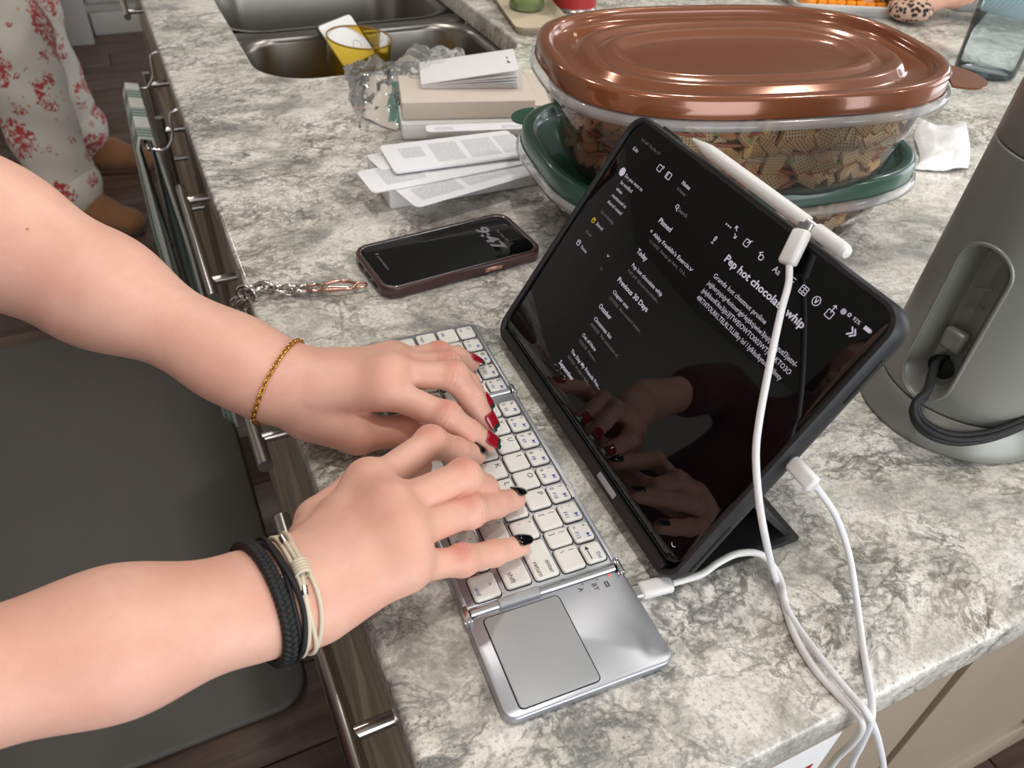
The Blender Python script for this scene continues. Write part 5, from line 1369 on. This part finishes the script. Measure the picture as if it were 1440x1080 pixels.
TUBS.append(tub(0.424, 0.435, -0.21, 0.1690, 0.1140, 0.0795, 0.1750, M_copper, 'clear snack tub with the bronze lid, stacked on the green lid', 'glossy bronze plastic lid on the upper snack tub', 0.84, [(math.radians(-27), .031, .027)], 2.9))
# snack pieces
def waffle_piece():
    """curved square slab with a woven relief on both faces"""
    m = MB(); s = 0.0100; n = 16
    def zz(x, y, side):
        base = 13.0 * x * x - 4.0 * y * y; w = .0007 * abs(math.sin(x * 2 * PI / .0050)) * abs(math.sin(y * 2 * PI / .0050))
        return base + side * (.0014 - w * 1.2)
    for side in (1, -1):
        o = len(m.v)
        for j in range(n + 1):
            for i in range(n + 1):
                x, y = -s + 2 * s * i / n, -s + 2 * s * j / n; k = 1 - .05 * (abs(x * y) / s / s); m.v.append((x * k, y * k, zz(x, y, side)))
        for j in range(n):
            for i in range(n): q = o + j * (n + 1) + i; m.f.append((q, q + 1, q + n + 2, q + n + 1) if side > 0 else (q, q + n + 1, q + n + 2, q + 1)); m.m.append(0)
    N1 = (n + 1) ** 2
    rim_ = [i for i in range(n)] + [n + j * (n + 1) for j in range(n)] + [n * (n + 1) + n - i for i in range(n)] + [(n - j) * (n + 1) for j in range(n)]
    for i in range(len(rim_)): p, q = rim_[i], rim_[(i + 1) % len(rim_)]; m.f.append((p, q, q + N1, p + N1)); m.m.append(0)
    return m
wp = waffle_piece(); W0 = wp.build('cereal_square', M_cereal, None, True, 50)
v, f = tube_vf(smooth_path([(-.024, 0, 0), (-.01, .0006, .0004), (.008, -.0006, 0), (.024, 0, .0004)], 3), .0019, 7); P0 = mk('pretzel_stick', v, f, M_pretz)
pth = smooth_path([(-.0085, .004, 0), (-.006, -.002, 0), (0, -.0055, 0), (.006, -.002, 0), (.0095, .005, 0)], 4)
v, f = tube_vf(pth, lambda t: .0018 + .0034 * math.sin(PI * min(max(t, .04), .96)) ** .7, 9, False, .8); C0 = mk('cashew_nut', v, f, M_cashew)
v, f = lathe([(.0003, -.0042), (.0026, -.0034), (.0043, 0), (.0026, .0034), (.0003, .0042)], 12); G0 = mk('green_pea', v, f, M_pea)
v, f = lathe([(.0005, -.0018), (.0085, -.0020), (.0105, -.0004), (.0105, .0006), (.0085, .0020), (.0005, .0022)], 16); K0 = mk('round_cracker', v, f, mat('round cracker', (176, 116, 62), .6, noise=.3, nscale=120))
SP = dict(W=(W0, 'cereal'), P=(P0, 'pretzel'), C=(C0, 'nut'), G=(G0, 'pea'), K=(K0, 'cracker'))
NM = dict(W='square woven cereal piece', P='brown pretzel stick', C='curved cashew nut', G='small green pea', K='small round toasted cracker')
GR = dict(W='cereal squares', P='pretzel sticks', C='cashews', G='green peas', K='round crackers')
used = {}
def place_piece(k, T, mat4, lvl):
    key = (k, lvl)
    o = SP[k][0]
    if k not in used: used[k] = 1; q = o
    else: q = o.copy(); COL.objects.link(q)
    q.parent = None; q.matrix_world = mat4
    where = 'in the upper clear tub under the bronze lid' if lvl else 'in the lower clear tub under the green lid'
    q['label'] = NM[k] + ' ' + where; q['category'] = SP[k][1]; q['group'] = GR[k] + (' in the upper tub' if lvl else ' in the lower tub')
rnd = random.Random(11)
for ti, (t, L, wall, h) in enumerate(TUBS):
    TMt = Matrix.Translation(t.location) @ Matrix.Rotation(t.rotation_euler.z, 4, 'Z')
    top_k = 0.92 if ti == 1 else 0.72
    layers = 7 if ti == 1 else 4
    for l in range(layers):
        k = 0.05 + (top_k - 0.05) * (l + .5) / layers
        for back in ((0, 1) if ti == 1 else (0,)):
            a, b = wall(k); a -= .0105 + .009 * back; b -= .0105 + .009 * back
            # walk round the wall; only the sides that can be seen from the seating side of the island
            N_ = 300; ring_ = superell(a, b, 3.0, N_); cum_ = 0; nxt = rnd.random() * .012
            for i in range(N_):
                p = Vector(ring_[i] + (0,)); q = Vector(ring_[(i + 1) % N_] + (0,)); sl_ = (q - p).length; cum_ += sl_
                if cum_ < nxt: continue
                ang = math.degrees(math.atan2(p.y, p.x)) % 360
                if not (128 < ang < 362): 
                    continue
                kind = rnd.choices('WPCGK', [46, 26, 8, 7, 8])[0]
                step = dict(W=.0145, P=.020, C=.013, G=.009, K=.016)[kind]; nxt = cum_ + step * rnd.uniform(.8, 1.1)
                tdir = (q - p).normalized(); nrm = Vector((tdir.y, -tdir.x, 0.25)).normalized(); zdir = nrm.cross(tdir)
                spin = rnd.uniform(-1, 1) * (PI if kind != 'P' else .45)
                Rm = frame_m((0, 0, 0), tdir, zdir)
                Rm = Rm @ Matrix.Rotation(spin, 4, 'Z') @ Matrix.Rotation(rnd.uniform(-.45, .45), 4, 'X') @ Matrix.Rotation(rnd.uniform(-.45, .45) if kind != 'P' else 0, 4, 'Y')
                pos = Vector((p.x, p.y, .004 + k * (h - .016) + rnd.uniform(-.003, .003))) - Vector((nrm.x, nrm.y, 0)) * rnd.uniform(.0, .004)
                place_piece(kind, t, TMt @ Matrix.Translation(pos) @ Rm, ti)
    # the mass of snack mix behind the pieces one can see
    rings = []
    for k in (0.02, .2, .4, .6, .8, top_k):
        a, b = wall(k); rings.append([(x + .003 * math.sin(i * 1.7 + k * 9), y + .003 * math.cos(i * 2.3 + k * 7), .004 + k * (h - .016)) for i, (x, y) in enumerate(superell(a - .021, b - .021, 3.0, 96))])
    v, f = loft(rings); o = mk('snack_mix', v, f, M_crumb, None); o.matrix_world = TMt
    tag(o, 'brown snack mix filling the middle of the %s tub' % ('upper' if ti else 'lower'), 'snack mix', None, 'stuff')

# ================================================================== GREY APPLIANCE with its cord
ap = empty('appliance', (0.455, 0.155, 0.0), 0, 'tall grey tapered cylindrical appliance with an oval cord recess, right of the tablet', 'appliance')
v, f = lathe([(0.001, 0.0004), (0.0655, 0.0004), (0.0668, 0.002), (0.0668, 0.005), (0.0658, 0.0085), (0.0625, 0.0175), (0.0590, 0.0235), (0.0572, 0.0250), (0.001, 0.0250)], 96); mk('base', v, f, M_pot, ap, True, 35)
def body_r(z): return 0.0572 - (z - 0.026) * 0.042
Z0, Z1 = 0.0258, 0.198; cen_t = math.radians(-175); zc0, zc1, hw = 0.047, 0.128, 0.0185; NZ = 220
TH = [cen_t - .46 + .92 * i / 200 for i in range(200)] + [cen_t + .46 + (2 * PI - .92) * i / 110 for i in range(110)]; NTH = len(TH)
V = []; F = []
for j in range(NZ + 1):
    z = Z0 + (Z1 - Z0) * j / NZ
    for i in range(NTH):
        th_ = TH[i]; r0 = body_r(z)
        da = (th_ - cen_t + PI) % (2 * PI) - PI
        du = da * r0; dz = 0 if zc0 <= z <= zc1 else (z - zc0 if z < zc0 else z - zc1)
        e_ = hw - math.hypot(du, dz)            # > 0 inside the stadium
        if abs(da) > 1.2: e_ = -1
        dr = 0
        if e_ > 0:
            k_ = min(e_ / 0.0050, 1.0); dr = -0.0165 * (k_ * k_ * (3 - 2 * k_)) - 0.003 * min(e_ / hw, 1)
        if j in (0, NZ): dr -= .0006
        V.append(((r0 + dr) * math.cos(th_), (r0 + dr) * math.sin(th_), z))
for j in range(NZ):
    for i in range(NTH):
        i2 = (i + 1) % NTH; F.append((j * NTH + i, j * NTH + i2, (j + 1) * NTH + i2, (j + 1) * NTH + i))
F.append(tuple(range(NTH - 1, -1, -1))); F.append(tuple(range(NZ * NTH, (NZ + 1) * NTH)))
stad = []
for k in range(24): a_ = PI * k / 24; stad.append((hw * math.cos(a_), zc1 + hw * math.sin(a_)))
for k in range(12): stad.append((-hw, zc1 + (zc0 - zc1) * k / 12))
for k in range(24): a_ = PI + PI * k / 24; stad.append((hw * math.cos(a_), zc0 + hw * math.sin(a_)))
for k in range(12): stad.append((hw, zc0 + (zc1 - zc0) * k / 12))
tube('recess_rim', [Vector((body_r(z) * math.cos(cen_t + u / body_r(z)), body_r(z) * math.sin(cen_t + u / body_r(z)), z)) for u, z in stad], 0.0013, M_pot, ap, 10, True)
mk('body', V, F, M_pot, ap, True, 60)
v, f = lathe([(0.001, .1990), (body_r(.199) - .0004, .1990), (body_r(.2), .2000), (body_r(.3), .3), (body_r(.33), .330), (.040, .338), (.001, .338)], 96); mk('upper_housing', v, f, M_pot, ap, True, 35)
rc = Vector((math.cos(cen_t), math.sin(cen_t), 0)); tc_ = Vector((-rc.y, rc.x, 0)); rb = body_r(.045) - .0155
for (z, l) in ((.112, .010), (.098, .011)):
    m = MB(); a_ = rc * (body_r(z) - .0163) + Vector((0, 0, z)); m.add(*tube_vf([a_ - tc_ * l * .5 - Vector((0, 0, .002)), a_ + tc_ * l * .5 + Vector((0, 0, .002))], .0008, 6)); m.build('recess_rib', M_pot, ap)
v, f = box_vf(tuple(rc * (body_r(.072) - .0150) + Vector((0, 0, .072))), (.005, .008, .008), .003, Matrix.Rotation(cen_t, 4, 'Z')); mk('recess_step', v, f, M_pot, ap)
hm = frame_m(rc * (body_r(.048) - .0163) + Vector((0, 0, .048)), tc_, Vector((0, 0, 1)))
v, f = loft([[hm @ Vector((.0095 * math.cos(a_), .0085 * math.sin(a_), z)) for a_ in [2 * PI * k / 28 for k in range(28)]] for z in (-.0008, .0008)]); mk('cord_hole', v, f, M_gap, ap)
cordg = empty('power_cord', (0.455, 0.155, 0), 0, 'black ribbed power cord coming out of the grey appliance and curving along its base', 'cord')
po = Vector((0.455, 0.155, 0))
q0 = rc * (body_r(.048) - .024) + Vector((0, 0, .050))
cpts = [q0, rc * (body_r(.046) - .008) + Vector((0, 0, .052)), A(1303, 545, .046) - po - Vector((.004, .004, 0)), A(1287, 568, .040) - po, A(1292, 592, .030) - po, A(1316, 610, .025) - po, A(1350, 617, .023) - po, A(1390, 612, .026) - po, A(1430, 598, .031) - po, A(1480, 572, .040) - po, A(1540, 540, .05) - po]
path = smooth_path(cpts, 8)
for k in range(5):
    v, f = tube_vf([q + (Vector((0, 0, 1)) * (.0038 * math.sin(k * 1.2566 + .3)) + (q.normalized() if q.length else Vector()) * (.0034 * math.cos(k * 1.2566 + .3))) for q in path], .0021, 8)
    mk('cord_strand', v, f, M_cord, cordg)

# ================================================================== BOXES, LEAFLETS, BAG
def sheet(name, z, corners, thick, m, label, cat, group=None, r=0.006, lift=None):
    """a flat rounded leaf given by its corners in order; local x runs along the first side"""
    c = [Vector((q[0], q[1], 0)) for q in corners]; o_ = c[0]; X = (c[1] - c[0]); L_ = X.length; X.normalize(); Y = (c[3] - c[0]); W_ = abs(Y.dot(Vector((-X.y, X.x, 0))))
    ang = math.atan2(X.y, X.x); v, f = slab_vf(L_ / 2, W_ / 2, r, 0, thick, thick * .2, 5, L_ / 2, W_ / 2)
    if lift: v = [(p[0], p[1], p[2] + lift(p[0] / L_, p[1] / W_)) for p in v]
    o = mk(name, v, f, m, None, True, 40); o.location = (o_.x, o_.y, z); o.rotation_euler = (0, 0, ang)
    return tag(o, label, cat, group)
def XY(px_, py_, z): q = A(px_, py_, z); return (q.x, q.y)
def cardbox(name, c0, c1, depth, z0, z1, m, label, inner=None):
    c0 = Vector(c0 + (0,)); c1 = Vector(c1 + (0,)); X = c1 - c0; L_ = X.length; ang = math.atan2(X.y, X.x)
    e = empty(name, (c0.x, c0.y, z0), ang, label, 'box'); h = z1 - z0; t_ = .0014
    slab('base_tray', L_ / 2 - .0012, depth / 2 - .0012, .0015, 0.0002, h - .004, m, e, .0004, 3, L_ / 2, depth / 2)
    v, f = slab_vf(L_ / 2, depth / 2, .0018, h * .12, h, .0006, 3, L_ / 2, depth / 2); mk('box_lid', v, f, m, e, True, 40)
    return e
cardbox('carton', XY(549, 296, 0), XY(762, 260, 0), 0.078, 0.0003, 0.0235, M_box, 'long white carton lying nearest the phone, under the printed leaflets')
cardbox('carton', XY(566, 198, 0.0), XY(742, 192, 0.0), 0.115, 0.0003, 0.0190, M_box, 'flat white carton with small print, under the cream box and behind the leaflets')
cardbox('carton', XY(566, 170, .0195), XY(752, 166, .0195), 0.085, 0.0195, 0.0400, M_creambox, 'shallow cream box with the open booklet on top of it')
m_ = MB(); q = Vector(XY(600, 186, .0192) + (.0192,)); 
mp1 = mat_paper('leaflet print one', [(.016, .040, .026, .050), (.048, .078, .010, .052), (.084, .116, .010, .052), (.120, .160, .010, .052)])
mp2 = mat_paper('leaflet print two', [(.018, .060, .010, .045), (.066, .100, .018, .045), (.106, .140, .018, .045)])
mp3 = mat_paper('leaflet print three', [(.012, .060, .010, .034), (.066, .120, .012, .036)])
def cornersz(z, a, b, c, d): return [XY(*a, z), XY(*b, z), XY(*c, z), XY(*d, z)]
sheet('leaflet', .0238, cornersz(.024, (586, 293), (760, 243), (735, 215), (530, 268)), .0008, mp3, 'printed white leaflet, lowest of the fan, with its rounded corner nearest the phone', 'leaflet', 'leaflets')
sheet('leaflet', .0250, cornersz(.026, (524, 272), (750, 228), (735, 200), (500, 242)), .0016, mp2, 'printed white leaflet sticking out farthest to the left of the fan', 'leaflet', 'leaflets')
sheet('leaflet', .0262, cornersz(.027, (536, 240), (620, 222), (600, 200), (521, 222)), .0010, M_box, 'plain white slip showing between the two upper leaflets', 'leaflet', 'leaflets')
sheet('leaflet', .0285, cornersz(.032, (555, 241), (745, 216), (735, 180), (539, 203)), .0026, mp1, 'thick printed white leaflet with four text columns, topmost of the fan', 'leaflet', 'leaflets', .005, lambda x, y: .0012 * math.sin(x * 3))
mcol = MB(); text_add(mcol, 'QUICK START', 0, 0, 0, .004, .016); 
bxp = sheet('leaflet', .0192, cornersz(.0195, (600, 186), (738, 181), (735, 172), (598, 176)), .0006, mat_paper('carton print', [(.01, .03, .003, .012), (.085, .13, .003, .012)]), 'thin printed strip lying on the flat white carton', 'leaflet', 'leaflets')
# booklet: a sheaf of pages opening to the right
bk_ = empty('booklet', XY(592, 124, .041) + (.0405,), 0, 'white folded booklet fanned open on top of the cream box', 'booklet')
c0 = Vector(XY(592, 124, .041)); c1 = Vector(XY(729, 124, .041)); X = (c1 - c0); bl = X.length; bk_.rotation_euler = (0, 0, math.atan2(X.y, X.x))
for k in range(7):
    lift = [0.001, .002, .003, .0045, .008, .0105, .0165][k]
    v, f = slab_vf(bl / 2, .030, .001, 0, .0006 if k < 6 else .0010, .0001, 2, bl / 2, .030)
    v = [(x, y, z + k * .0007 + lift * (x / bl) ** 1.2 + .004 * (y / .06) * (k / 6)) for x, y, z in v]
    o = mk('page', v, f, M_box if k != 4 else mat_paper('booklet print', [(.02, .12, .002, .05)]), bk_, True, 40)
m = MB()
text_add(m, 'Quick Start Guide', 0, 0, 0, .004, .026, 0, Matrix.Rotation(PI / 2, 4, 'Z'))
zb_ = lambda x, y: 6 * .0007 + .0165 * (x / bl) ** 1.2 + .004 * (y / .06) + .0012
m.v = [(p[0] + .020, p[1] + .016, zb_(p[0] + .02, p[1] + .016)) for p in m.v]
for (x, y, w_, h_) in ((.090, .030, .0015, .0035), (.104, .028, .0018, .006), (.104, .038, .0018, .003)): m.add([(x - w_, y - h_, zb_(x, y)), (x + w_, y - h_, zb_(x, y)), (x + w_, y + h_, zb_(x, y)), (x - w_, y + h_, zb_(x, y))], [(0, 1, 2, 3)])
m.build('cover_text', M_ink, bk_, False)
sheet('tissue_sheet', .0005, cornersz(0, (738, 150), (775, 150), (775, 100), (715, 104)), .0010, M_creambox, 'cream paper sheet lying between the booklet and the tubs', 'paper')
# clear bag with a paper pouch inside
bag = empty('plastic_bag', XY(540, 150, 0) + (0,), 0, 'crumpled clear plastic bag with cream and teal packaging inside, left of the booklet', 'bag')
bo = Vector(bag.location); nz = 26
import mathutils
def crumple(corn, z, amp, seed, m, name, n=34, sc=38):
    c = [Vector(XY(*q, 0) + (0,)) - Vector((bo.x, bo.y, 0)) for q in corn]; V = []; F = []
    for j in range(n + 1):
        for i in range(n + 1):
            u, v_ = i / n, j / n; p = (c[0] * (1 - u) + c[1] * u) * (1 - v_) + (c[3] * (1 - u) + c[2] * u) * v_
            e_ = min(u, 1 - u, v_, 1 - v_) * 4; e_ = min(e_, 1)
            q = Vector((p.x * sc + seed, p.y * sc, seed)); nn = mathutils.noise.turbulence(q, 3, True)
            p = p + Vector((mathutils.noise.noise(q * .7) * .010, mathutils.noise.noise(q * .7 + Vector((5, 5, 5))) * .010, 0))
            V.append((p.x, p.y, .002 + z * e_ ** .7 + amp * nn * (e_ * .8 + .2)))
    for j in range(n):
        for i in range(n): k = j * (n + 1) + i; F.append((k, k + 1, k + n + 2, k + n + 1))
    return mk(name, V, F, m, bag, True, 25)
crumple([(515, 170), (560, 186), (600, 110), (512, 108)], .010, .006, 3.1, M_creambox, 'paper_pouch', 14)
crumple([(548, 180), (572, 184), (575, 130), (548, 120)], .016, .010, 8.1, M_tealp, 'teal_wrapper', 10)
crumple([(505, 186), (600, 194), (640, 100), (484, 100)], .018, .022, 1.7, M_bag, 'clear_film')
crumple([(560, 170), (690, 162), (660, 110), (545, 112)], .044, .016, 5.7, M_bag, 'clear_film')

# ================================================================== SINK CONTENTS, BOTTLES BEHIND
cup = empty('tumbler', (0.266, 1.118, -0.184), 0, 'amber see-through plastic tumbler standing in the sink', 'cup')
cup.rotation_euler = (math.radians(3), math.radians(5), 0)
v, f = lathe([(.0480, .1765), (.0472, .150), (.0425, .004), (.038, 0), (.001, 0)], 56, False, False); mk('cup_wall', v, f, M_amber, cup)
v, f = tube_vf([(.0480 * math.cos(a_), .0480 * math.sin(a_), .1765) for a_ in [2 * PI * k / 48 for k in range(48)]], .0012, 8, True); mk('cup_rim', v, f, mat('dark amber', (140, 96, 16), .2, noise=0), cup)
cm_ = frame_m(Vector((0.270, 1.140, -.022)), Vector((.86, -.1, -.5)), Vector((.25, .75, .6)))
crd = empty('square_card', None, 0, 'white rounded square with a black border leaning in the amber tumbler', 'card', mat4=cm_ @ Matrix.Rotation(math.radians(48), 4, 'Z'))
slab('plate', .036, .036, .008, -.0010, .0010, M_box, crd, .0003, 5)
v, f = frame_vf(.0380, .0380, .009, .0042, -.0014, .0014, 5); mk('border', v, f, M_black, crd)
v, f = frame_vf(.008, .008, .008, .0008, .0008, .0013, 6, .012, -.012); mk('ring_mark', v, f, M_ink, crd)
gc = empty('scrub_pad', (0.36, 1.40, -.17), 0.3, 'green scrub pad in the far sink bowl', 'sponge'); slab('pad', .05, .03, .008, 0, .025, mat('green scrub', (30, 120, 78), .9, bump=.8, bscale=400), gc, .004)
tr = empty('drip_tray', (0.575, 1.16, 0.0005), math.radians(-12), 'beige tray on the counter behind the sink', 'tray')
R_ = [[(x, y, z) for x, y in rrect(.045 + i, .15 + i, .012, 6)] for i, z in ((-.004, 0), (0, .002), (.003, .014), (.006, .015), (.0065, .013), (.001, .0))]
R_ = [[(x, y, z) for x, y in rrect(.040 - .0 + i, .15 + i, .012, 6)] for i, z in ((.0, 0), (.004, .012), (.006, .0125), (.004, .010), (0, .003), (-.006, .002))]
v, f = loft(R_); mk('tray_body', v, f, M_tray, tr)
def bottle(loc, prof, m, capm, lab, cat, z_cap, bands=()):
    e = empty('bottle', loc, 0, lab, cat); v, f = lathe(prof, 40); mk('bottle_body', v, f, m, e, True, 45)
    v, f = lathe([(.012, z_cap), (.0125, z_cap + .002), (.0125, z_cap + .02), (.010, z_cap + .022), (.001, z_cap + .022)], 28); mk('cap', v, f, capm, e, True, 45)
    for (r_, z0_, z1_, mm) in bands:
        v, f = lathe([(r_, z0_), (r_ + .0004, z0_ + .0003), (r_ + .0004, z1_ - .0003), (r_, z1_)], 40, False, False); mk('label_band', v, f, mm, e)
    return e
bottle((0.572, 1.135, .0042), [(.001, 0), (.026, 0), (.029, .004), (.029, .10), (.024, .125), (.012, .140), (.012, .152), (.001, .152)], M_glassg, M_white, 'green dish soap bottle on the beige tray', 'bottle', .150, [(.0295, .05, .09, mat('lime label', (128, 180, 50), .5))])
cane = empty('food_can', (0.655, 1.125, .0006), 0, 'red, white and black patterned can behind the bronze lid', 'can')
v, f = lathe([(.001, 0), (.036, 0), (.0375, .002), (.036, .004), (.036, .098), (.0375, .100), (.035, .101), (.034, .098), (.001, .098)], 48); mk('can_body', v, f, M_steel, cane, True, 30)
nlet = 9
for k, (z0_, z1_, mm) in enumerate(((.006, .030, M_red), (.030, .050, M_black), (.050, .094, M_box))):
    v, f = lathe([(.0364, z0_), (.0364, z1_)], 48, False, False); mk('can_label', v, f, mm, cane)
# orange cheese cubes in a shallow bag, leopard pouch, blue bottle, paper towel
cb0 = None; rr_ = random.Random(4)
v, f = box_vf((0, 0, 0), (.0075, .0075, .0075), .0012)
cz = Vector((1.115, 1.000, 0))
tray2 = empty('cheese_tray', (cz.x, cz.y, .0006), math.radians(-25), 'white tray heaped with orange cheese cubes behind the bronze lid', 'tray')
R_ = [[(x, y, z) for x, y in rrect(.085 + i, .055 + i, .012, 6)] for i, z in ((.0, 0), (.006, .018), (.009, .0185), (.006, .015), (0, .003))]
v2, f2 = loft(R_); mk('tray_body', v2, f2, M_white, tray2)
for lay in range(4):
    for i in range(8 - lay):
        for j in range(5 - lay):
            if 0 < i < 7 - lay and 0 < j < 4 - lay and lay < 3: continue
            if cb0 is None: cb0 = mk('cheese_cube', v, f, M_orange); q = cb0
            else: q = cb0.copy(); COL.objects.link(q)
            p = Vector(((i - (7 - lay) / 2) * .0172, (j - (4 - lay) / 2) * .0172, .0125 + lay * .0158))
            p = Matrix.Rotation(math.radians(-25), 3, 'Z') @ p
            q.location = (cz.x + p.x, cz.y + p.y, p.z); q.rotation_euler = (rr_.uniform(-.1, .1), rr_.uniform(-.1, .1), math.radians(-25) + rr_.uniform(-.25, .25))
            tag(q, 'orange cheese cube in the heap behind the bronze lid', 'cheese', 'orange cheese cubes')
pou = cloth('print_pouch', [Cap((1.175, .885, .022), (1.245, .965, .022), .028, .026, .6), Cap((1.165, .900, .018), (1.215, .960, .018), .024, .026, .6)], .02, .004, M_leo, None)
tag(pou, 'soft leopard print pouch on the counter beside the orange cubes', 'pouch')
gl = empty('water_bottle', (1.095, 0.668, .0006), 0, 'clear blue-tinted bottle half full of water at the top right', 'bottle')
v, f = lathe([(.0315, .245), (.0315, .233), (.0435, .21), (.0435, .10), (.042, .004), (.038, 0), (.001, 0)], 64, False, False); mk('bottle_wall', v, f, M_glassb, gl)
v, f = lathe([(.001, .0035), (.034, .0035), (.0395, .0075), (.0408, .074), (.0395, .0742), (.001, .0742)], 56); mk('water', v, f, M_water, gl)
v, f = lathe([(.0437, .085), (.0440, .0852), (.0440, .145), (.0437, .1452)], 56, False, False); mk('teal_band', v, f, M_teal, gl)
v, f = lathe([(.033, .236), (.034, .238), (.034, .268), (.032, .270), (.001, .270)], 48); mk('cap', v, f, M_teal, gl, True, 40)
pt = MB(); n = 30; c = [Vector(XY(*q, 0) + (0,)) for q in ((1275, 236), (1347, 237), (1345, 196), (1290, 176))]; bo_ = c[0].copy()
for j in range(n + 1):
    for i in range(n + 1):
        u, v_ = i / n, j / n; p = (c[0] * (1 - u) + c[1] * u) * (1 - v_) + (c[3] * (1 - u) + c[2] * u) * v_ - bo_
        e_ = min(min(u, 1 - u, v_, 1 - v_) * 5, 1); q = Vector((p.x * 22, p.y * 22, 2.2))
        nn = mathutils.noise.turbulence(q, 3, False)
        pt.v.append((p.x + .02 * mathutils.noise.noise(q * .6), p.y + .02 * mathutils.noise.noise(q * .6 + Vector((3, 3, 3))), .002 + .012 * e_ ** .5 + .016 * abs(nn) * (.3 + .7 * e_)))
for j in range(n):
    for i in range(n): k = j * (n + 1) + i; pt.f.append((k, k + 1, k + n + 2, k + n + 1)); pt.m.append(0)
o = pt.build('paper_towel', M_tissue, None, True, None); o.location = bo_; tag(o, 'crumpled white paper towel on the counter right of the snack tubs', 'paper towel')

# ---- let every parented thing settle
bpy.context.view_layer.update()
